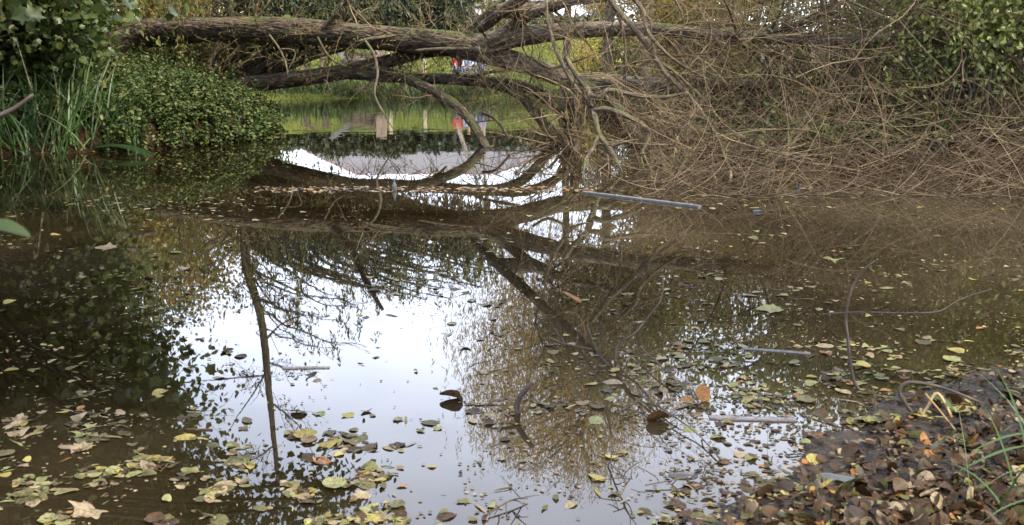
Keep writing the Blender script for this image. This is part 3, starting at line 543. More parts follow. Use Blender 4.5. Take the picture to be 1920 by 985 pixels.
# right bank shrubs
def shrub(name, label, c, rad, mat, nl, ls, tpl=OVAL, nst=9, group=None, ncl=70, sprd=.3):
    root = empty(name, (c[0], c[1], hz(c[0], c[1]))); tag(root, label, 'shrub', group); z0 = hz(c[0], c[1])
    cl = blob((c[0], c[1], z0+rad[2]*.9), rad, ncl, .3); cl = cl[cl[:, 2] > z0+.1]
    mb = MB(); i = rng.integers(0, len(cl), nst*6); A = np.repeat([[c[0], c[1], z0-.1]], len(i), 0)+rng.normal(0, .25, (len(i), 3))*[1, 1, 0]; t = np.linspace(0, 1, 8)[None, :, None]
    pth = A[:, None]*(1-t)+cl[i][:, None]*t; pth[:, 1:-1] += rng.normal(0, .04, (len(i), 6, 3)); batch_tubes(mb, pth, (.022*(1-.75*t[..., 0]))*np.ones((len(i), 8)), 5); mb.build('stems', M['tree_bark'], root)
    per = rng.multinomial(nl, np.full(len(cl), 1/len(cl))); pos = np.repeat(cl, per, 0)+rng.normal(0, sprd, (nl, 3)); hh = height(pos[:, 0], pos[:, 1]); k = pos[:, 2] > np.maximum(hh, .0)+.03; pos = pos[k]
    leaves('foliage', mat, tpl, pos, rdir(len(pos), -.3), rdir(len(pos), .9), rng.uniform(ls*.6, ls*1.3, len(pos)), root, v=np.clip(rng.random(len(pos))*.75+.3*fbm(pos*1.5, 2), 0, 1)); return root
shrub('leafy_shrub', 'tall pale green leafy shrub at the right edge behind the tangled twigs', (P(1835, 150, 14.6)[0], 14.8), (1.35, 1.0, 2.3), M['lime'], 13000, .08, ncl=90)
shrub('leafy_shrub', 'green shrub with yellow flecks behind the right part of the tangle', (P(1735, 150, 19)[0], 19.5), (1.5, 1.6, 2.0), M['lime'], 9000, .09, ncl=90)
shrub('leafy_shrub', 'brownish autumn shrub behind the middle of the tangle left of the footbridge', (P(1310, 60, 26)[0], 26), (1.2, 1.3, 1.9), M['autumn'], 6500, .09, ncl=60)
shrub('leafy_shrub', 'tall shrub on the right bank outside the corner of the pond', (P(2060, 150, 15)[0], 14.5), (1.8, 1.8, 3.0), M['lime'], 8000, .11, ncl=90)
tree('hazel_tree', 'bushy yellow green tree above the right bank', [base(9.6, 23, .2), (9.5, 23, 3, .16), (9.4, 23, 6, .05)], (M['tree_bark'], M['lime']), np.concatenate([blob((9.2, 22.5, 4.2), (3.4, 2.5, 3.2), 90), pxclumps([(1290, 600), (1900, 560), (1900, 770), (1500, 790), (1300, 740)], 19, 26, 70)]), 22000, .13, OVAL, sprd=.45)
tree('hazel_tree', 'olive and rust coloured bushy tree beyond the wooden footbridge', [base(6.2, 36, .2), (6.2, 36, 4, .16), (6.3, 36, 8, .05)], (M['tree_bark'], M['autumn']), blob((6.4, 35.5, 5.0), (3.2, 2.2, 4.2), 110), 15000, .16, OVAL, sprd=.45)
tree('oak_tree', 'dark green oak high on the right bank', [base(13.5, 19, .35), (13.5, 19, 4, .3), (13.3, 19, 9, .12)], (M['dark_bark'], M['maple']), blob((12.6, 18.5, 6.2), (4.2, 4, 4.8), 140), 20000, .17, OVAL, sprd=.5)
shrub('leafy_shrub', 'yellow green shrub just beyond the footbridge', (P(1480, 60, 34)[0], 34), (2.0, 1.3, 3.3), M['lime'], 9000, .10, ncl=60)
shrub('leafy_shrub', 'olive gold shrub right of the footbridge', (P(1640, 60, 32)[0], 33), (1.9, 1.3, 3.4), M['autumn'], 9000, .10, ncl=60)
# bright yellow bush seen between the limbs
shrub('yellow_bush', 'bright yellow bush between the two big limbs on the far field', (P(1115, 85, 44)[0], 44), (1.0, .8, 1.0), M['yellow'], 2600, .12, ncl=40)
shrub('bush', 'low green bush right of the yellow bush on the far shore', (P(1210, 110, 40)[0], 40), (2.0, 1.2, 1.1), M['maple'], 5000, .12, ncl=50)
# left bank understorey behind the trunk
shrub('bush', 'yellow flecked bush above the left end of the fallen trunk', (P(300, 60, 31)[0], 31), (2.2, 1.6, 1.9), M['autumn'], 6500, .11, MAPLE, ncl=60)
shrub('bush', 'green bush right of the leaning tree behind the trunk', (P(455, 90, 31.5)[0], 31.5), (1.3, 1.3, 1.2), M['lime'], 4200, .10, ncl=50)
shrub('bush', 'dark bush between the maple and the torn roots', (P(90, 90, 27)[0], 28), (2.0, 1.8, 1.3), M['maple'], 8000, .12, OVAL, ncl=80)
shrub('bush', 'bramble bush under the arch of the fallen trunk', (P(330, 120, 27)[0], 28), (2.0, 1.2, .9), M['olive'], 6000, .085, OVAL, ncl=60)
# yew hedge far behind
hx0, hx1 = P(380, 60, 68)[0], P(1120, 60, 68)[0]; root = empty('yew_hedge', ((hx0+hx1)/2, 68, hz((hx0+hx1)/2, 68))); tag(root, 'long dark evergreen hedge behind the grass field', 'hedge'); n = 26000
pos = np.stack([rng.uniform(hx0, hx1, n), 68+rng.normal(0, .9, n), rng.uniform(0, 1, n)**.8], -1); pos[:, 2] = 1.4+pos[:, 2]*(3.0+1.4*(fbm(np.stack([pos[:, 0]*.5, pos[:, 0]*0, pos[:, 0]*0], -1), 2)-.3))
leaves('foliage', M['darkgreen'], RHOMB, pos, rdir(n), rdir(n), rng.uniform(.25, .5, n), root)
mb = MB(); mb.box(((hx0+hx1)/2, 68.2, 2.2), (hx1-hx0, 1.0, 3.4)); mb.build('core', M['darkgreen'], root)
# dark evergreen boughs hanging behind the trunk, upper middle
yx = P(318, 60, 29)[0]
tree('yew_tree', 'dark spreading evergreen behind the middle of the fallen trunk', [(yx, 29, hz(yx, 29)-.2, .3), (yx+.1, 29, 2.5, .25), (yx, 29, 4, .1)], (M['dark_bark'], M['darkgreen']),
     pxclumps([(480, -40), (890, -40), (880, 34), (800, 44), (600, 40), (500, 26)], 24.6, 26.6, 80, False), 11000, .16, WIDE, sprd=.26, lw=.02, hang=.35)
# birches
for lab, pts, rr_ in [('slender white birch leaning right behind the fallen trunk', [(846, 118), (868, 72), (885, 22), (893, -10), (900, -60), (905, -140)], .12), ('grey stem standing just right of the white birch', [(905, 116), (906, 60), (908, 0), (912, -80), (912, -150)], .11)]:
    q = [P(a, b_, 50) for a, b_ in pts]; q[0][2] = hz(q[0][0], 50)-.1
    tree('birch_tree', lab, [(*a, rr_*(1-.14*i)) for i, a in enumerate(q)], (M['birch_bark'] if 'white' in lab else M['tree_bark'], M['lime']), blob(q[-1]+np.array([0, 0, .4]), (1.2, 1.0, 1.3), 14), 600, .14, sprd=.35, lw=.03)
# far trees: two kinds copied with their parts
def proto(name, label, mat, n, hgt, wid, ls):
    cl = blob((0, 0, hgt*.6), (wid, wid, hgt*.42), 130, .3)
    root = empty(name, (0, 0, 0)); tag(root, label, 'tree'); q = [(0, 0, -.3, .3), (.2, 0, hgt*.4, .24), (0, .2, hgt*.8, .08)]
    mb = MB(); mb.tube([a[:3] for a in q], [a[3] for a in q], 10, rough=.1, seglen=.5)
    n_ = len(cl); t = np.linspace(0, 1, 7)[None, :, None]; A = np.stack([np.zeros(n_), np.zeros(n_), np.clip(cl[:, 2]*.6, 1.5, hgt*.75)], -1)[:, None]; pth = A*(1-t)+cl[:, None]*t; pth[:, 1:-1] += rng.normal(0, .08, (n_, 5, 3))
    batch_tubes(mb, pth, (.07*(1-.8*t[..., 0]))*np.ones((n_, 7)), 4); mb.build('trunk', M['tree_bark'], root, loc=(0, 0, 0))
    per = rng.multinomial(n, np.full(n_, 1/n_)); pos = np.repeat(cl, per, 0)+rng.normal(0, .55, (n, 3)); pos = pos[pos[:, 2] > .8]
    o = leaves('crown', mat, RHOMB, pos, rdir(len(pos), -.3), rdir(len(pos), .8), rng.uniform(ls*.7, ls*1.3, len(pos)), root, v=np.clip(rng.random(len(pos))*.7+.4*fbm(pos*.7, 2), 0, 1)); o.location = (0, 0, 0); return root
def dup(root, loc, rz, s, label, group):
    r = root.copy(); COL.objects.link(r); r.location = loc; r.rotation_euler = (0, 0, rz); r.scale = (s, s, s); r['label'] = label; r['group'] = group
    for ch in list(root.children): c = ch.copy(); COL.objects.link(c); c.parent = r
    return r
pr = [proto('far_tree', 'x', M['olive'], 9500, 12, 4.2, .24), proto('far_tree', 'x', M['autumn'], 9500, 11, 4.6, .24), proto('far_tree', 'x', M['maple'], 11000, 13, 4.0, .24)]
far = [(-36, 62, 0, 1.1, 'leftmost olive tree of the far row behind the field'), (-29, 66, 1, 1.1, 'rusty tree second from left in the far row'), (-22.5, 60, 2, 1.0, 'dark green tree third from left in the far row'), (-18, 70, 0, .8, 'small olive tree ending the left part of the far row'),
       (14, 66, 1, 1.0, 'rusty tree just right of the house'), (20, 58, 0, 1.2, 'olive tree right of the rusty tree beside the house'), (27, 60, 2, 1.1, 'dark green tree in the right part of the far row'), (17, 44, 0, .9, 'olive tree on the slope behind the footbridge'), (22, 36, 1, 1.0, 'rusty tree on the slope right of the footbridge'),
       (6.6, 76, 1, .55, 'low rusty tree filling the gap right of the house roof'), (2.6, 104, 0, .6, 'low olive tree peeping between the big limbs'), (11, 80, 2, .6, 'low dark tree beside the rusty one right of the house'),
       (12.8, 50, 0, .72, 'olive tree behind the footbridge on the field edge'),
       (34, 66, 1, 1.1, 'rusty tree near the right end of the far row'), (-17, 36, 2, .95, 'dark green tree on the left bank beyond the leaning tree'), (-14.5, 44, 1, .8, 'rusty tree behind the bench on the left bank'), (27, 26, 2, 1.2, 'large dark green tree far out on the right bank'), (-22, 22, 0, 1.2, 'large olive tree far out on the left bank'), (19, 26, 0, 1.0, 'olive tree behind the right bank shrubs')]
used = set()
for x, y, k, s, lab in far:
    z = hz(x, y)
    if k not in used: used.add(k); r = pr[k]; r.location = (x, y, z); r.scale = (s, s, s); r['label'] = lab; r['group'] = 'trees around the field'
    else: dup(pr[k], (x, y, z), rng.uniform(0, 6), s, lab, 'trees around the field')

# ------------------------------------------------------------ undergrowth on the left bank (nettles)
def nettles(name, label, area, npl, hmin, hmax, mat, ls, tiers=8):
    pos = []; 
    while len(pos) < npl:
        x, y = rng.uniform(area[0], area[1]), rng.uniform(area[2], area[3]); s = sdf(np.array([x]), np.array([y]))[0]
        if -.12 < s and rng.random() < area[4](x, y, s): pos.append((x, y, max(hz(x, y), -.02)))
    pos = np.array(pos); n = len(pos); hh = rng.uniform(hmin, hmax, n)*(.12+1.5*fbm(pos*.8, 3)); hh[::17] *= 1.7; d = rdir(n, 3.0)
    pa, ra = shoots(pos, d, hh, np.full(n, .004), np.full(n, .002), 6, .3, .1); mbx = MB(); batch_tubes(mbx, pa, ra, 3, a=rng.uniform(.2, .5, n))
    k = rng.uniform(.15, 1, (n, tiers*3)); j = np.minimum((k*5).astype(int), 4); f = (k*5-j)[..., None]; ii = np.arange(n)[:, None]
    lp = (pa[ii, j]*(1-f)+pa[ii, j+1]*f).reshape(-1, 3); ax = rng.normal(0, 1, (len(lp), 3)); ax[:, 2] = -.35; ax = unit(ax)
    leaves('x', mat, OVAL, lp, ax, rdir(len(lp), 2.5), rng.uniform(ls*.6, ls*1.3, len(lp)), mb=mbx)
    o = mbx.build(name, mat, smooth=False); return tag(o, label, 'undergrowth', kind='stuff')
nettles('nettles', 'dense bed of bright green nettles covering the left bank beneath the fallen trunk', (-11.5, -3.6, 15.5, 27, lambda x, y, s: 0 if (s < .45 and x < -6.9 and y < 19) else (1.0 if s < 4 else .5)), 3300, .42, .78, M['nettle'], .08, 10)
nettles('nettles', 'green herbs under the shrubs on the right bank', (3, 16, 14, 26, lambda x, y, s: np.clip(1.2-s/8, .1, 1)), 3200, .3, .8, M['nettle'], .11, 6)

# ------------------------------------------------------------ reeds and grass
def blades(n, cx, cy_, spread, hmin, hmax, wid, lean, z=None, droop=.9, npt=8):
    b_ = np.stack([cx+rng.normal(0, spread, n), cy_+rng.normal(0, spread*.6, n), np.zeros(n)], -1); b_[:, 2] = np.maximum(height(b_[:, 0], b_[:, 1]), -.05) if z is None else z
    d = rdir(n, lean); path, _ = shoots(b_, d, rng.uniform(hmin, hmax, n), np.full(n, wid), np.full(n, .001), npt, .25, droop, 0, .01)
    t = np.linspace(0, 1, npt); wd = wid*np.clip(1.15-t**3*1.15, .02, 1); hd = unit(np.stack([rng.normal(0, 1, n), rng.normal(0, .5, n), np.zeros(n)], -1))
    q = np.stack([path-hd[:, None]*wd[None, :, None]/2, path+hd[:, None]*wd[None, :, None]/2], 2)
    i = (np.arange(n)*npt*2)[:, None]+np.arange(npt-1)[None, :]*2; f = np.stack([i, i+1, i+3, i+2], -1).reshape(-1, 4)
    return q.reshape(-1, 3), f, np.repeat(rng.random(n), npt*2)
def clump(name, label, n, cx, cy_, spread, hmin, hmax, wid, lean, mat, group=None, cat='reeds', **kw):
    v, f, a = blades(n, cx, cy_, spread, hmin, hmax, wid, lean, **kw); z = hz(cx, cy_); v = v-[cx, cy_, z]
    o = link(name, rawmesh(name, v, [f], mat, {'v': a}), loc=(cx, cy_, z)); return tag(o, label, cat, group)
rl = ['reed clump at the left edge of the shore', 'dark tall reed clump second along the left shore', 'reed clump with drooping tips third along the left shore', 'reed clump before the nettles beside the leaning yellowed stalk', 'sparse bright reed clump at the right end of the left shore reeds', 'broad short reed tuft standing in the water at far left', 'low reed tuft behind the leftmost reeds', 'thin reed clump between the tall ones on the left shore']
for i, (px, py, n, sp_, h0, h1) in enumerate([(20, 285, 60, .32, .8, 1.5), (85, 284, 70, .3, .9, 1.6), (150, 280, 70, .3, .8, 1.5), (205, 277, 40, .22, .6, 1.2), (245, 280, 16, .1, .6, 1.15), (55, 294, 6, .05, .35, .6), (-60, 280, 60, .35, .9, 1.5), (120, 272, 60, .4, .9, 1.6)]):
    c = W(px, py+3); clump('reed_clump', rl[i], n, c[0], c[1], sp_, h0*.9, h1*.95, .028, 3.2, M['reed'], 'reeds along the left shore')
# one bent blade bundle lying over the water
mb = MB()
for k in range(7):
    a = W(165+rng.uniform(-4, 4), 283); e = W(285+rng.uniform(-14, 8), 297+rng.uniform(-2, 3)); t = np.linspace(0, 1, 10)[:, None]; pth = a*(1-t)+e*t; pth[:, 2] = .02+np.sin(t[:, 0]*math.pi*.93)*rng.uniform(.08, .16)
    q = np.stack([pth-[0, .0, .009], pth+[0, .006, .009]], 1).reshape(-1, 3); i = np.arange(9)*2; mb.add(q, [np.stack([i, i+1, i+3, i+2], -1)], .7)
tag(mb.build('bent_reed', M['reed']), 'bundle of long reed blades bent over and arching onto the water by the left shore', 'reeds')
# far shore irises and grass
gl = ['far shore', ]
xs = np.arange(430, 965, 30)
for i, px in enumerate(xs):
    c = W(px+rng.uniform(-8, 8), 184.5 if px < 1000 else 190); ratio = ['dark', 'bright', 'yellowing', 'tall'][i % 4]
    place = ['leftmost on the far shore', 'second from left on the far shore', 'third from left on the far shore', 'on the far shore left of the bench', 'on the far shore in front of the bench', 'on the far shore right of the bench', 'on the far shore before the stone steps', 'on the far shore at the right foot of the stone steps', 'on the far shore below the pale post', 'on the far shore left of the diving limb', 'on the far shore behind the diving limb', 'on the far shore below the red jacket', 'on the far shore below the seated group', 'on the far shore right of the seated group', 'on the far shore below the grey bag', 'on the far shore left of the tangle', 'on the far shore behind the dark limbs', 'at the right end of the far shore', 'beyond the right end of the far shore', 'hidden deepest behind the tangle'][i]
    clump('iris_clump', ratio+' green iris clump '+place, 90, c[0], c[1]+.35, .42, .5, 1.2, .035, 2.2, M['grass'] if i % 3 else M['reed'], 'iris clumps on the far shore', 'plants')
n = 26000; bx_, by_ = rng.uniform(-12, 12, n), 38.5+24*rng.random(n)**1.4; s = sdf(bx_, by_); k = s > .1; bx_, by_ = bx_[k], by_[k]; n = len(bx_)
bz = height(bx_, by_); b_ = np.stack([bx_, by_, bz-.02], -1); tip = b_+rdir(n, 1.6)*rng.uniform(.12, .3, n)[:, None]; sd_ = np.array([.02, 0, 0])
v = np.stack([b_-sd_, b_+sd_, tip], 1).reshape(-1, 3); f = np.arange(n*3).reshape(-1, 3)
tag(link('grass', rawmesh('grass', v, [f], M['grass'], {'v': np.repeat(rng.random(n), 3)})), 'short bright grass on the far field', 'grass', kind='stuff')
# near right grass
c = W(1890, 975); clump('grass_tuft', 'long green grass tuft on the muddy bank in the lower right corner', 34, c[0]+.05, c[1]-.05, .07, .25, .55, .008, .9, M['reed'], cat='grass', droop=1.2)

# ------------------------------------------------------------ house behind the hedge
HY = 95; ez = R(700, 285, HY)[2]; rz_ = R(700, 336, HY)[2]; xl, xr = R(575, 285, HY)[0], R(1030, 285, HY)[0]; rl_, rr_ = R(655, 336, HY)[0], R(930, 336, HY)[0]; dp = 9
hz0 = hz(0, HY); hr = empty('house', ((xl+xr)/2, HY+dp/2, hz0)); tag(hr, 'house with grey hipped slate roof and red ridge tiles behind the hedge', 'house')
M['slate'] = plain('slate', (.17, .165, .175), .5, 6, .12); M['redtile'] = plain('red_tile', (.26, .09, .065), .7, 20, .2); M['render'] = plain('white_render', (.62, .60, .58), .8, 3, .08); M['pane'] = plain('window_glass', (.05, .06, .07), .1, 3, .1); M['whitepaint'] = plain('white_paint', (.75, .75, .73), .5, 20, .05)
mb = MB(); mb.box(((xl+xr)/2, HY+dp/2, (ez+hz0)/2-.4), (xr-xl-1, dp-1, ez-hz0+.8)); mb.build('wall', M['render'], hr, smooth=False)
v = np.array([[xl, HY, ez], [xr, HY, ez], [xr, HY+dp, ez], [xl, HY+dp, ez], [rl_, HY+dp/2, rz_], [rr_, HY+dp/2, rz_]])
mb = MB(); mb.add(v, [np.array([[0, 1, 5, 4], [2, 3, 4, 5]]), np.array([[0, 4, 3], [1, 2, 5]])]); mb.add(v[:4]-[0, 0, .05], [np.array([[3, 2, 1, 0]])]); rf = mb.build('roof', M['slate'], hr, smooth=False)
for a, b2 in ((0, 4), (1, 5), (4, 5), (3, 4), (2, 5)):
    mb = MB(); mb.tube([v[a], v[b2]], [.09, .09], 6); t_ = mb.build('ridge_tiles', M['redtile'] , rf, loc=(0, 0, 0)); t_.location = (0, 0, 0)
for i in range(6):
    fx = xl+2.2+i*(xr-xl-4.4)/5; mb = MB(); mb.box((fx, HY+.48, hz0+2.0), (1.5, .14, 1.3)); f_ = mb.build('window', M['whitepaint'], hr, smooth=False)
    mb = MB()
    for sx_ in (-.34, .34): mb.box((fx+sx_, HY+.40, hz0+2.0), (.58, .06, 1.1))
    g_ = mb.build('pane', M['pane'], f_, smooth=False, loc=(0, 0, 0))

# ------------------------------------------------------------ far field furniture
M['wood'] = plain('weathered_wood', (.15, .11, .08), .8, 8, .35, .01); M['palewood'] = plain('pale_wood', (.42, .36, .28), .8, 8, .3, .01); M['stone'] = plain('grey_stone', (.12, .11, .10), .85, 4, .3, .02); M['darkstone'] = plain('timber_riser', (.06, .05, .04), .9, 6, .4, .02); M['brick'] = plain('pinkish_stone', (.28, .21, .17), .85, 9, .35, .02)
def fieldpt(px, Y): x = P(px, 100, Y)[0]; return x, Y, hz(x, Y)
bxx, byy, bzz = fieldpt(588, 50); br = empty('bench', (bxx, byy, bzz)); tag(br, 'low backless wooden bench on the grass of the far left shore', 'bench'); tz = P(588, 109, 50)[2]
mb = MB(); mb.box((bxx, byy, tz), (1.55, .38, .08), jit=.008); mb.build('seat', M['wood'], br, smooth=False)
for s_ in (-.45, .45): mb = MB(); mb.box((bxx+s_, byy, (tz-.04+bzz-.1)/2), (.24, .3, tz-.04-bzz+.1), jit=.01); mb.build('leg', M['wood'], br, smooth=False)
sx0, sy0, sz0 = fieldpt(668, 51); sr_ = empty('garden_steps', (sx0, 51, sz0)); tag(sr_, 'flight of dark timber edged steps beside a sloping stone kerb on the far shore', 'steps')
for i in range(6):
    zt = sz0+.05+i*.19; mb = MB(); mb.box((sx0+.1, 51+i*.42, zt-.3), (2.0, .42, .76)); tr_ = mb.build('step', M['soil'], sr_, smooth=False)
    mb = MB(); mb.box((sx0+.1, 50.77+i*.42, zt-.01), (2.04, .06, .19), jit=.006); mb.build('riser', M['darkstone'] if i % 2 else M['wood'], tr_, smooth=False, loc=(0, 0, 0))
mb = MB(); q0, q1 = P(650, 112, 50.5), P(616, 78, 53.5); mb.tube([q0, (q0+q1)/2, q1], [.17, .17, .17], 4); mb.build('kerb', M['stone'], sr_, smooth=False)
pp = P(713, 112, 51.5); mb = MB(); hh = P(713, 84, 51.5)[2]; zz = hz(pp[0], 51.5); mb.box((pp[0], 51.5, (hh+zz)/2-.1), (.5, .42, hh-zz+.2), jit=.02); tag(mb.build('stone_pillar', M['brick'], smooth=False), 'short pinkish stone pillar at the right side of the far steps', 'pillar')
for i, px in enumerate((730, 795, 905, 1165)):
    x, y, z = fieldpt(px, 50); mb = MB(); mb.box((x, y, z+.5), (.14, .14, 1.25), jit=.006); mb.box((x, y, z+1.15), (.17, .17, .05)); tag(mb.build('fence_post', M['palewood'], smooth=False), ['pale square post nearest the stone steps', 'second pale square post from the steps', 'pale square post behind the seated people', 'pale square post far right behind the tangle'][i], 'post', 'pale posts on the field')
# footbridge behind the tangle
FY = 30; fr_ = empty('footbridge', (*P(1500, 150, FY)[:2], hz(P(1500, 150, FY)[0], FY))); tag(fr_, 'small weathered wooden footbridge with rail behind the right tangle', 'bridge'); a, e = P(1440, 122, FY), P(1590, 122, FY)
mb = MB(); mb.box(((a[0]+e[0])/2, FY+.5, a[2]), (e[0]-a[0], 1.2, .2), jit=.01); mb.build('deck', M['wood'], fr_, smooth=False)
rzz = P(1500, 84, FY)[2]
for yy in (FY, FY+1.0):
    mb = MB(); mb.box(((a[0]+e[0])/2, yy-.07, rzz), (e[0]-a[0]+.2, .07, .1), jit=.006); mb.build('rail', M['palewood'], fr_, smooth=False)
    for px in (1446, 1484, 1524, 1584): x = P(px, 100, FY)[0]; mb = MB(); mb.box((x, yy, (rzz+a[2])/2-.15), (.1, .09, rzz-a[2]+.5), jit=.004); mb.build('post', M['palewood'], fr_, smooth=False)
for px in (1455, 1575): x = P(px, 100, FY)[0]; z = hz(x, FY); mb = MB(); mb.box((x, FY+.5, (a[2]-.1+z-.3)/2), (.35, 1.0, a[2]-.1-z+.3), jit=.01); mb.build('abutment', M['stone'], fr_, smooth=False)
M['sand'] = plain('sandy_path', (.42, .34, .28), .9, 7, .25, .01)
pth = np.array([P(1395, 160, 29), P(1440, 160, 29), P(1430, 100, 33), P(1370, 90, 36), P(1320, 90, 36)]); v = []
gxx, gyy = np.meshgrid(np.linspace(P(1385, 0, 28)[0], P(1450, 0, 28)[0], 10), np.linspace(25, 36, 24)); xx = gxx+(gyy-28)*.12; zz = height(xx, gyy)+.05; ii = (np.arange(23)[:, None]*10+np.arange(9)[None, :]); tag(link('path', rawmesh('path', np.stack([xx, gyy, zz], -1).reshape(-1, 3), [np.stack([ii, ii+1, ii+11, ii+10], -1).reshape(-1, 4)], M['sand'])), kind='structure')

# ------------------------------------------------------------ people on the field
M['skin'] = plain('skin', (.5, .32, .24), .55, 20, .06); M['shoe'] = plain('shoe', (.05, .045, .04), .6)
def skinmesh(pts, edges, rad, sub=2):
    me = bpy.data.meshes.new('t'); me.from_pydata(pts, edges, []); o = bpy.data.objects.new('t', me); COL.objects.link(o)
    md = o.modifiers.new('s', 'SKIN'); md.use_smooth_shade = True
    for i, r_ in enumerate(rad): me.skin_vertices[0].data[i].radius = (r_, r_) if not isinstance(r_, tuple) else r_; me.skin_vertices[0].data[i].use_root = (i == 0)
    ms = o.modifiers.new('u', 'SUBSURF'); ms.levels = sub; ms.render_levels = sub
    dg = bpy.context.evaluated_depsgraph_get(); out = bpy.data.meshes.new_from_object(o.evaluated_get(dg)); bpy.data.objects.remove(o); return out
def person(loc, rz, label, top, leg, hair, lean=0.0, turn=0.0, garb='jacket'):
    root = empty('person', loc); root.rotation_euler = (0, 0, rz); tag(root, label, 'person', 'people sitting on the far field')
    # seated facing -Y, seat at z=.42
    pts = [(0, 0, .50), (0, .01+lean, .72), (0, .02+lean, .92), (0, .02+lean, 1.04), (0, .0+lean, 1.10), (0, -.02+lean, 1.19), (0, -.02+lean, 1.27)]; rad = [(.15, .12), (.14, .11), (.16, .10), (.07, .06), (.05, .05), (.08, .09), (.075, .085)]
    ed = [(i, i+1) for i in range(6)]
    for s_ in (-1, 1):
        i = len(pts); pts += [(s_*.19, .02+lean, .98), (s_*.25, -.02+lean, .74), (s_*.19, -.24+lean, .62), (s_*.16, -.31+lean, .60)]; rad += [.055, .045, .035, (.03, .018)]; ed += [(2, i), (i, i+1), (i+1, i+2), (i+2, i+3)]
        for kf in range(4): j = len(pts); pts += [(s_*(.185-.017*kf), -.36+lean, .60), (s_*(.183-.016*kf), -.40+lean+.006*abs(kf-1), .585)]; rad += [.009, .008]; ed += [(i+3, j), (j, j+1)]
        j = len(pts); pts += [(s_*.125, -.325+lean, .605), (s_*.115, -.35+lean, .60)]; rad += [.010, .009]; ed += [(i+3, j), (j, j+1)]
        j = len(pts); pts += [(s_*.10, -.05, .47), (s_*.13, -.46, .49), (s_*.13, -.44, .10), (s_*.13, -.46, .05), (s_*.14, -.62, .03)]; rad += [.085, .06, .04, .04, .03]; ed += [(0, j), (j, j+1), (j+1, j+2), (j+2, j+3), (j+3, j+4)]
    me = skinmesh(pts, ed, rad); me.materials.append(M['skin']); link('body', me, root, (0, 0, 0))
    tp = pts[:3]+[(0, .02+lean, 1.0)]; te = [(0, 1), (1, 2), (2, 3)]; trd = [(.17, .14), (.16, .13), (.18, .12), (.085, .075)]
    for s_ in (-1, 1): i = len(tp); tp += [(s_*.19, .02+lean, .98), (s_*.25, -.02+lean, .74), (s_*.20, -.22+lean, .635)]; trd += [.072, .06, .05]; te += [(2, i), (i, i+1), (i+1, i+2)]
    me = skinmesh(tp, te, trd); me.materials.append(top); link(garb, me, root, (0, 0, 0))
    lp = [(0, 0, .50)]; le = []; lr = [(.165, .135)]
    for s_ in (-1, 1): i = len(lp); lp += [(s_*.10, -.05, .475), (s_*.13, -.46, .49), (s_*.13, -.44, .13)]; lr += [.10, .078, .06]; le += [(0, i), (i, i+1), (i+1, i+2)]
    me = skinmesh(lp, le, lr); me.materials.append(leg); link('trousers', me, root, (0, 0, 0))
    for s_ in (-1, 1): me = skinmesh([(s_*.13, -.43, .06), (s_*.135, -.52, .05), (s_*.14, -.66, .035)], [(0, 1), (1, 2)], [.05, .048, .036]); me.materials.append(M['shoe']); link('shoe', me, root, (0, 0, 0))
    me = skinmesh([(0, .03+lean, 1.14), (0, .05+lean, 1.23), (0, .0+lean, 1.335), (0, -.06+lean, 1.335)], [(0, 1), (1, 2), (2, 3)], [(.07, .05), (.09, .06), (.085, .05), (.05, .025)]); me.materials.append(hair); link('hair', me, root, (0, 0, 0))
    for nm, p0, r0, mt in (('nose', (0, -.105+lean, 1.205), .016, M['skin']), ('eye', (-.032, -.098+lean, 1.235), .011, M['shoe']), ('eye', (.032, -.098+lean, 1.235), .011, M['shoe']), ('mouth', (0, -.10+lean, 1.165), .012, plain('lip', (.4, .15, .13)))):
        me = skinmesh([p0, (p0[0]+(.012 if nm == 'mouth' else 0), p0[1]-.004, p0[2]-(.014 if nm == 'nose' else .0)), (p0[0]-(.012 if nm == 'mouth' else .003), p0[1], p0[2]+.004)], [(0, 1), (0, 2)], [r0, r0*.8, r0*.6], 1); me.materials.append(mt); link(nm, me, root, (0, 0, 0))
    return root
cl = lambda n_, c: plain(n_, c, .85, 12, .15)
Yp = 50; zs_ = P(880, 128, Yp)[2]-.42
bz = hz(P(880, 120, Yp)[0], Yp); zs_ = bz
bc = P(882, 120, Yp)[0]; bn = empty('park_bench', (bc, Yp+.1, zs_)); tag(bn, 'plain wooden park bench under the three seated people', 'bench')
mb = MB()
for k in range(3): mb.box((bc, Yp-.12+k*.14, zs_+.36), (2.0, .12, .04))
mb.build('seat', M['wood'], bn, smooth=False); mb = MB()
for k in range(2): mb.box((bc, Yp+.30, zs_+.58+k*.16), (2.0, .04, .12))
mb.build('backrest', M['wood'], bn, smooth=False)
for s_ in (-.85, .85):
    for yy in (-.13, .24): mb = MB(); mb.box((bc+s_, Yp+yy, zs_+.13), (.07, .07, .42 if yy < 0 else .42)); mb.build('leg', M['wood'], bn, smooth=False)
person((P(858, 120, Yp)[0], Yp, zs_-.02), .25, 'person in a red jacket and blue jeans, leftmost of the group on the field', cl('red_cloth', (.42, .04, .035)), cl('blue_jeans', (.09, .16, .32)), cl('brown_hair', (.18, .08, .04)), .0)
person((P(878, 120, Yp)[0], Yp+.02, zs_-.02), -.1, 'fair haired person in a pale blue top sitting between two others', cl('pale_cloth', (.26, .31, .42)), cl('grey_trousers', (.12, .14, .18)), cl('blond_hair', (.42, .28, .08)), -.04, garb='top')
person((P(902, 120, Yp)[0], Yp, zs_-.02), -.3, 'dark haired person in a lilac top and blue jeans sitting rightmost of the group', cl('lilac_cloth', (.25, .23, .38)), cl('light_jeans', (.08, .13, .30)), cl('dark_hair', (.05, .03, .02)), -.02, garb='top')
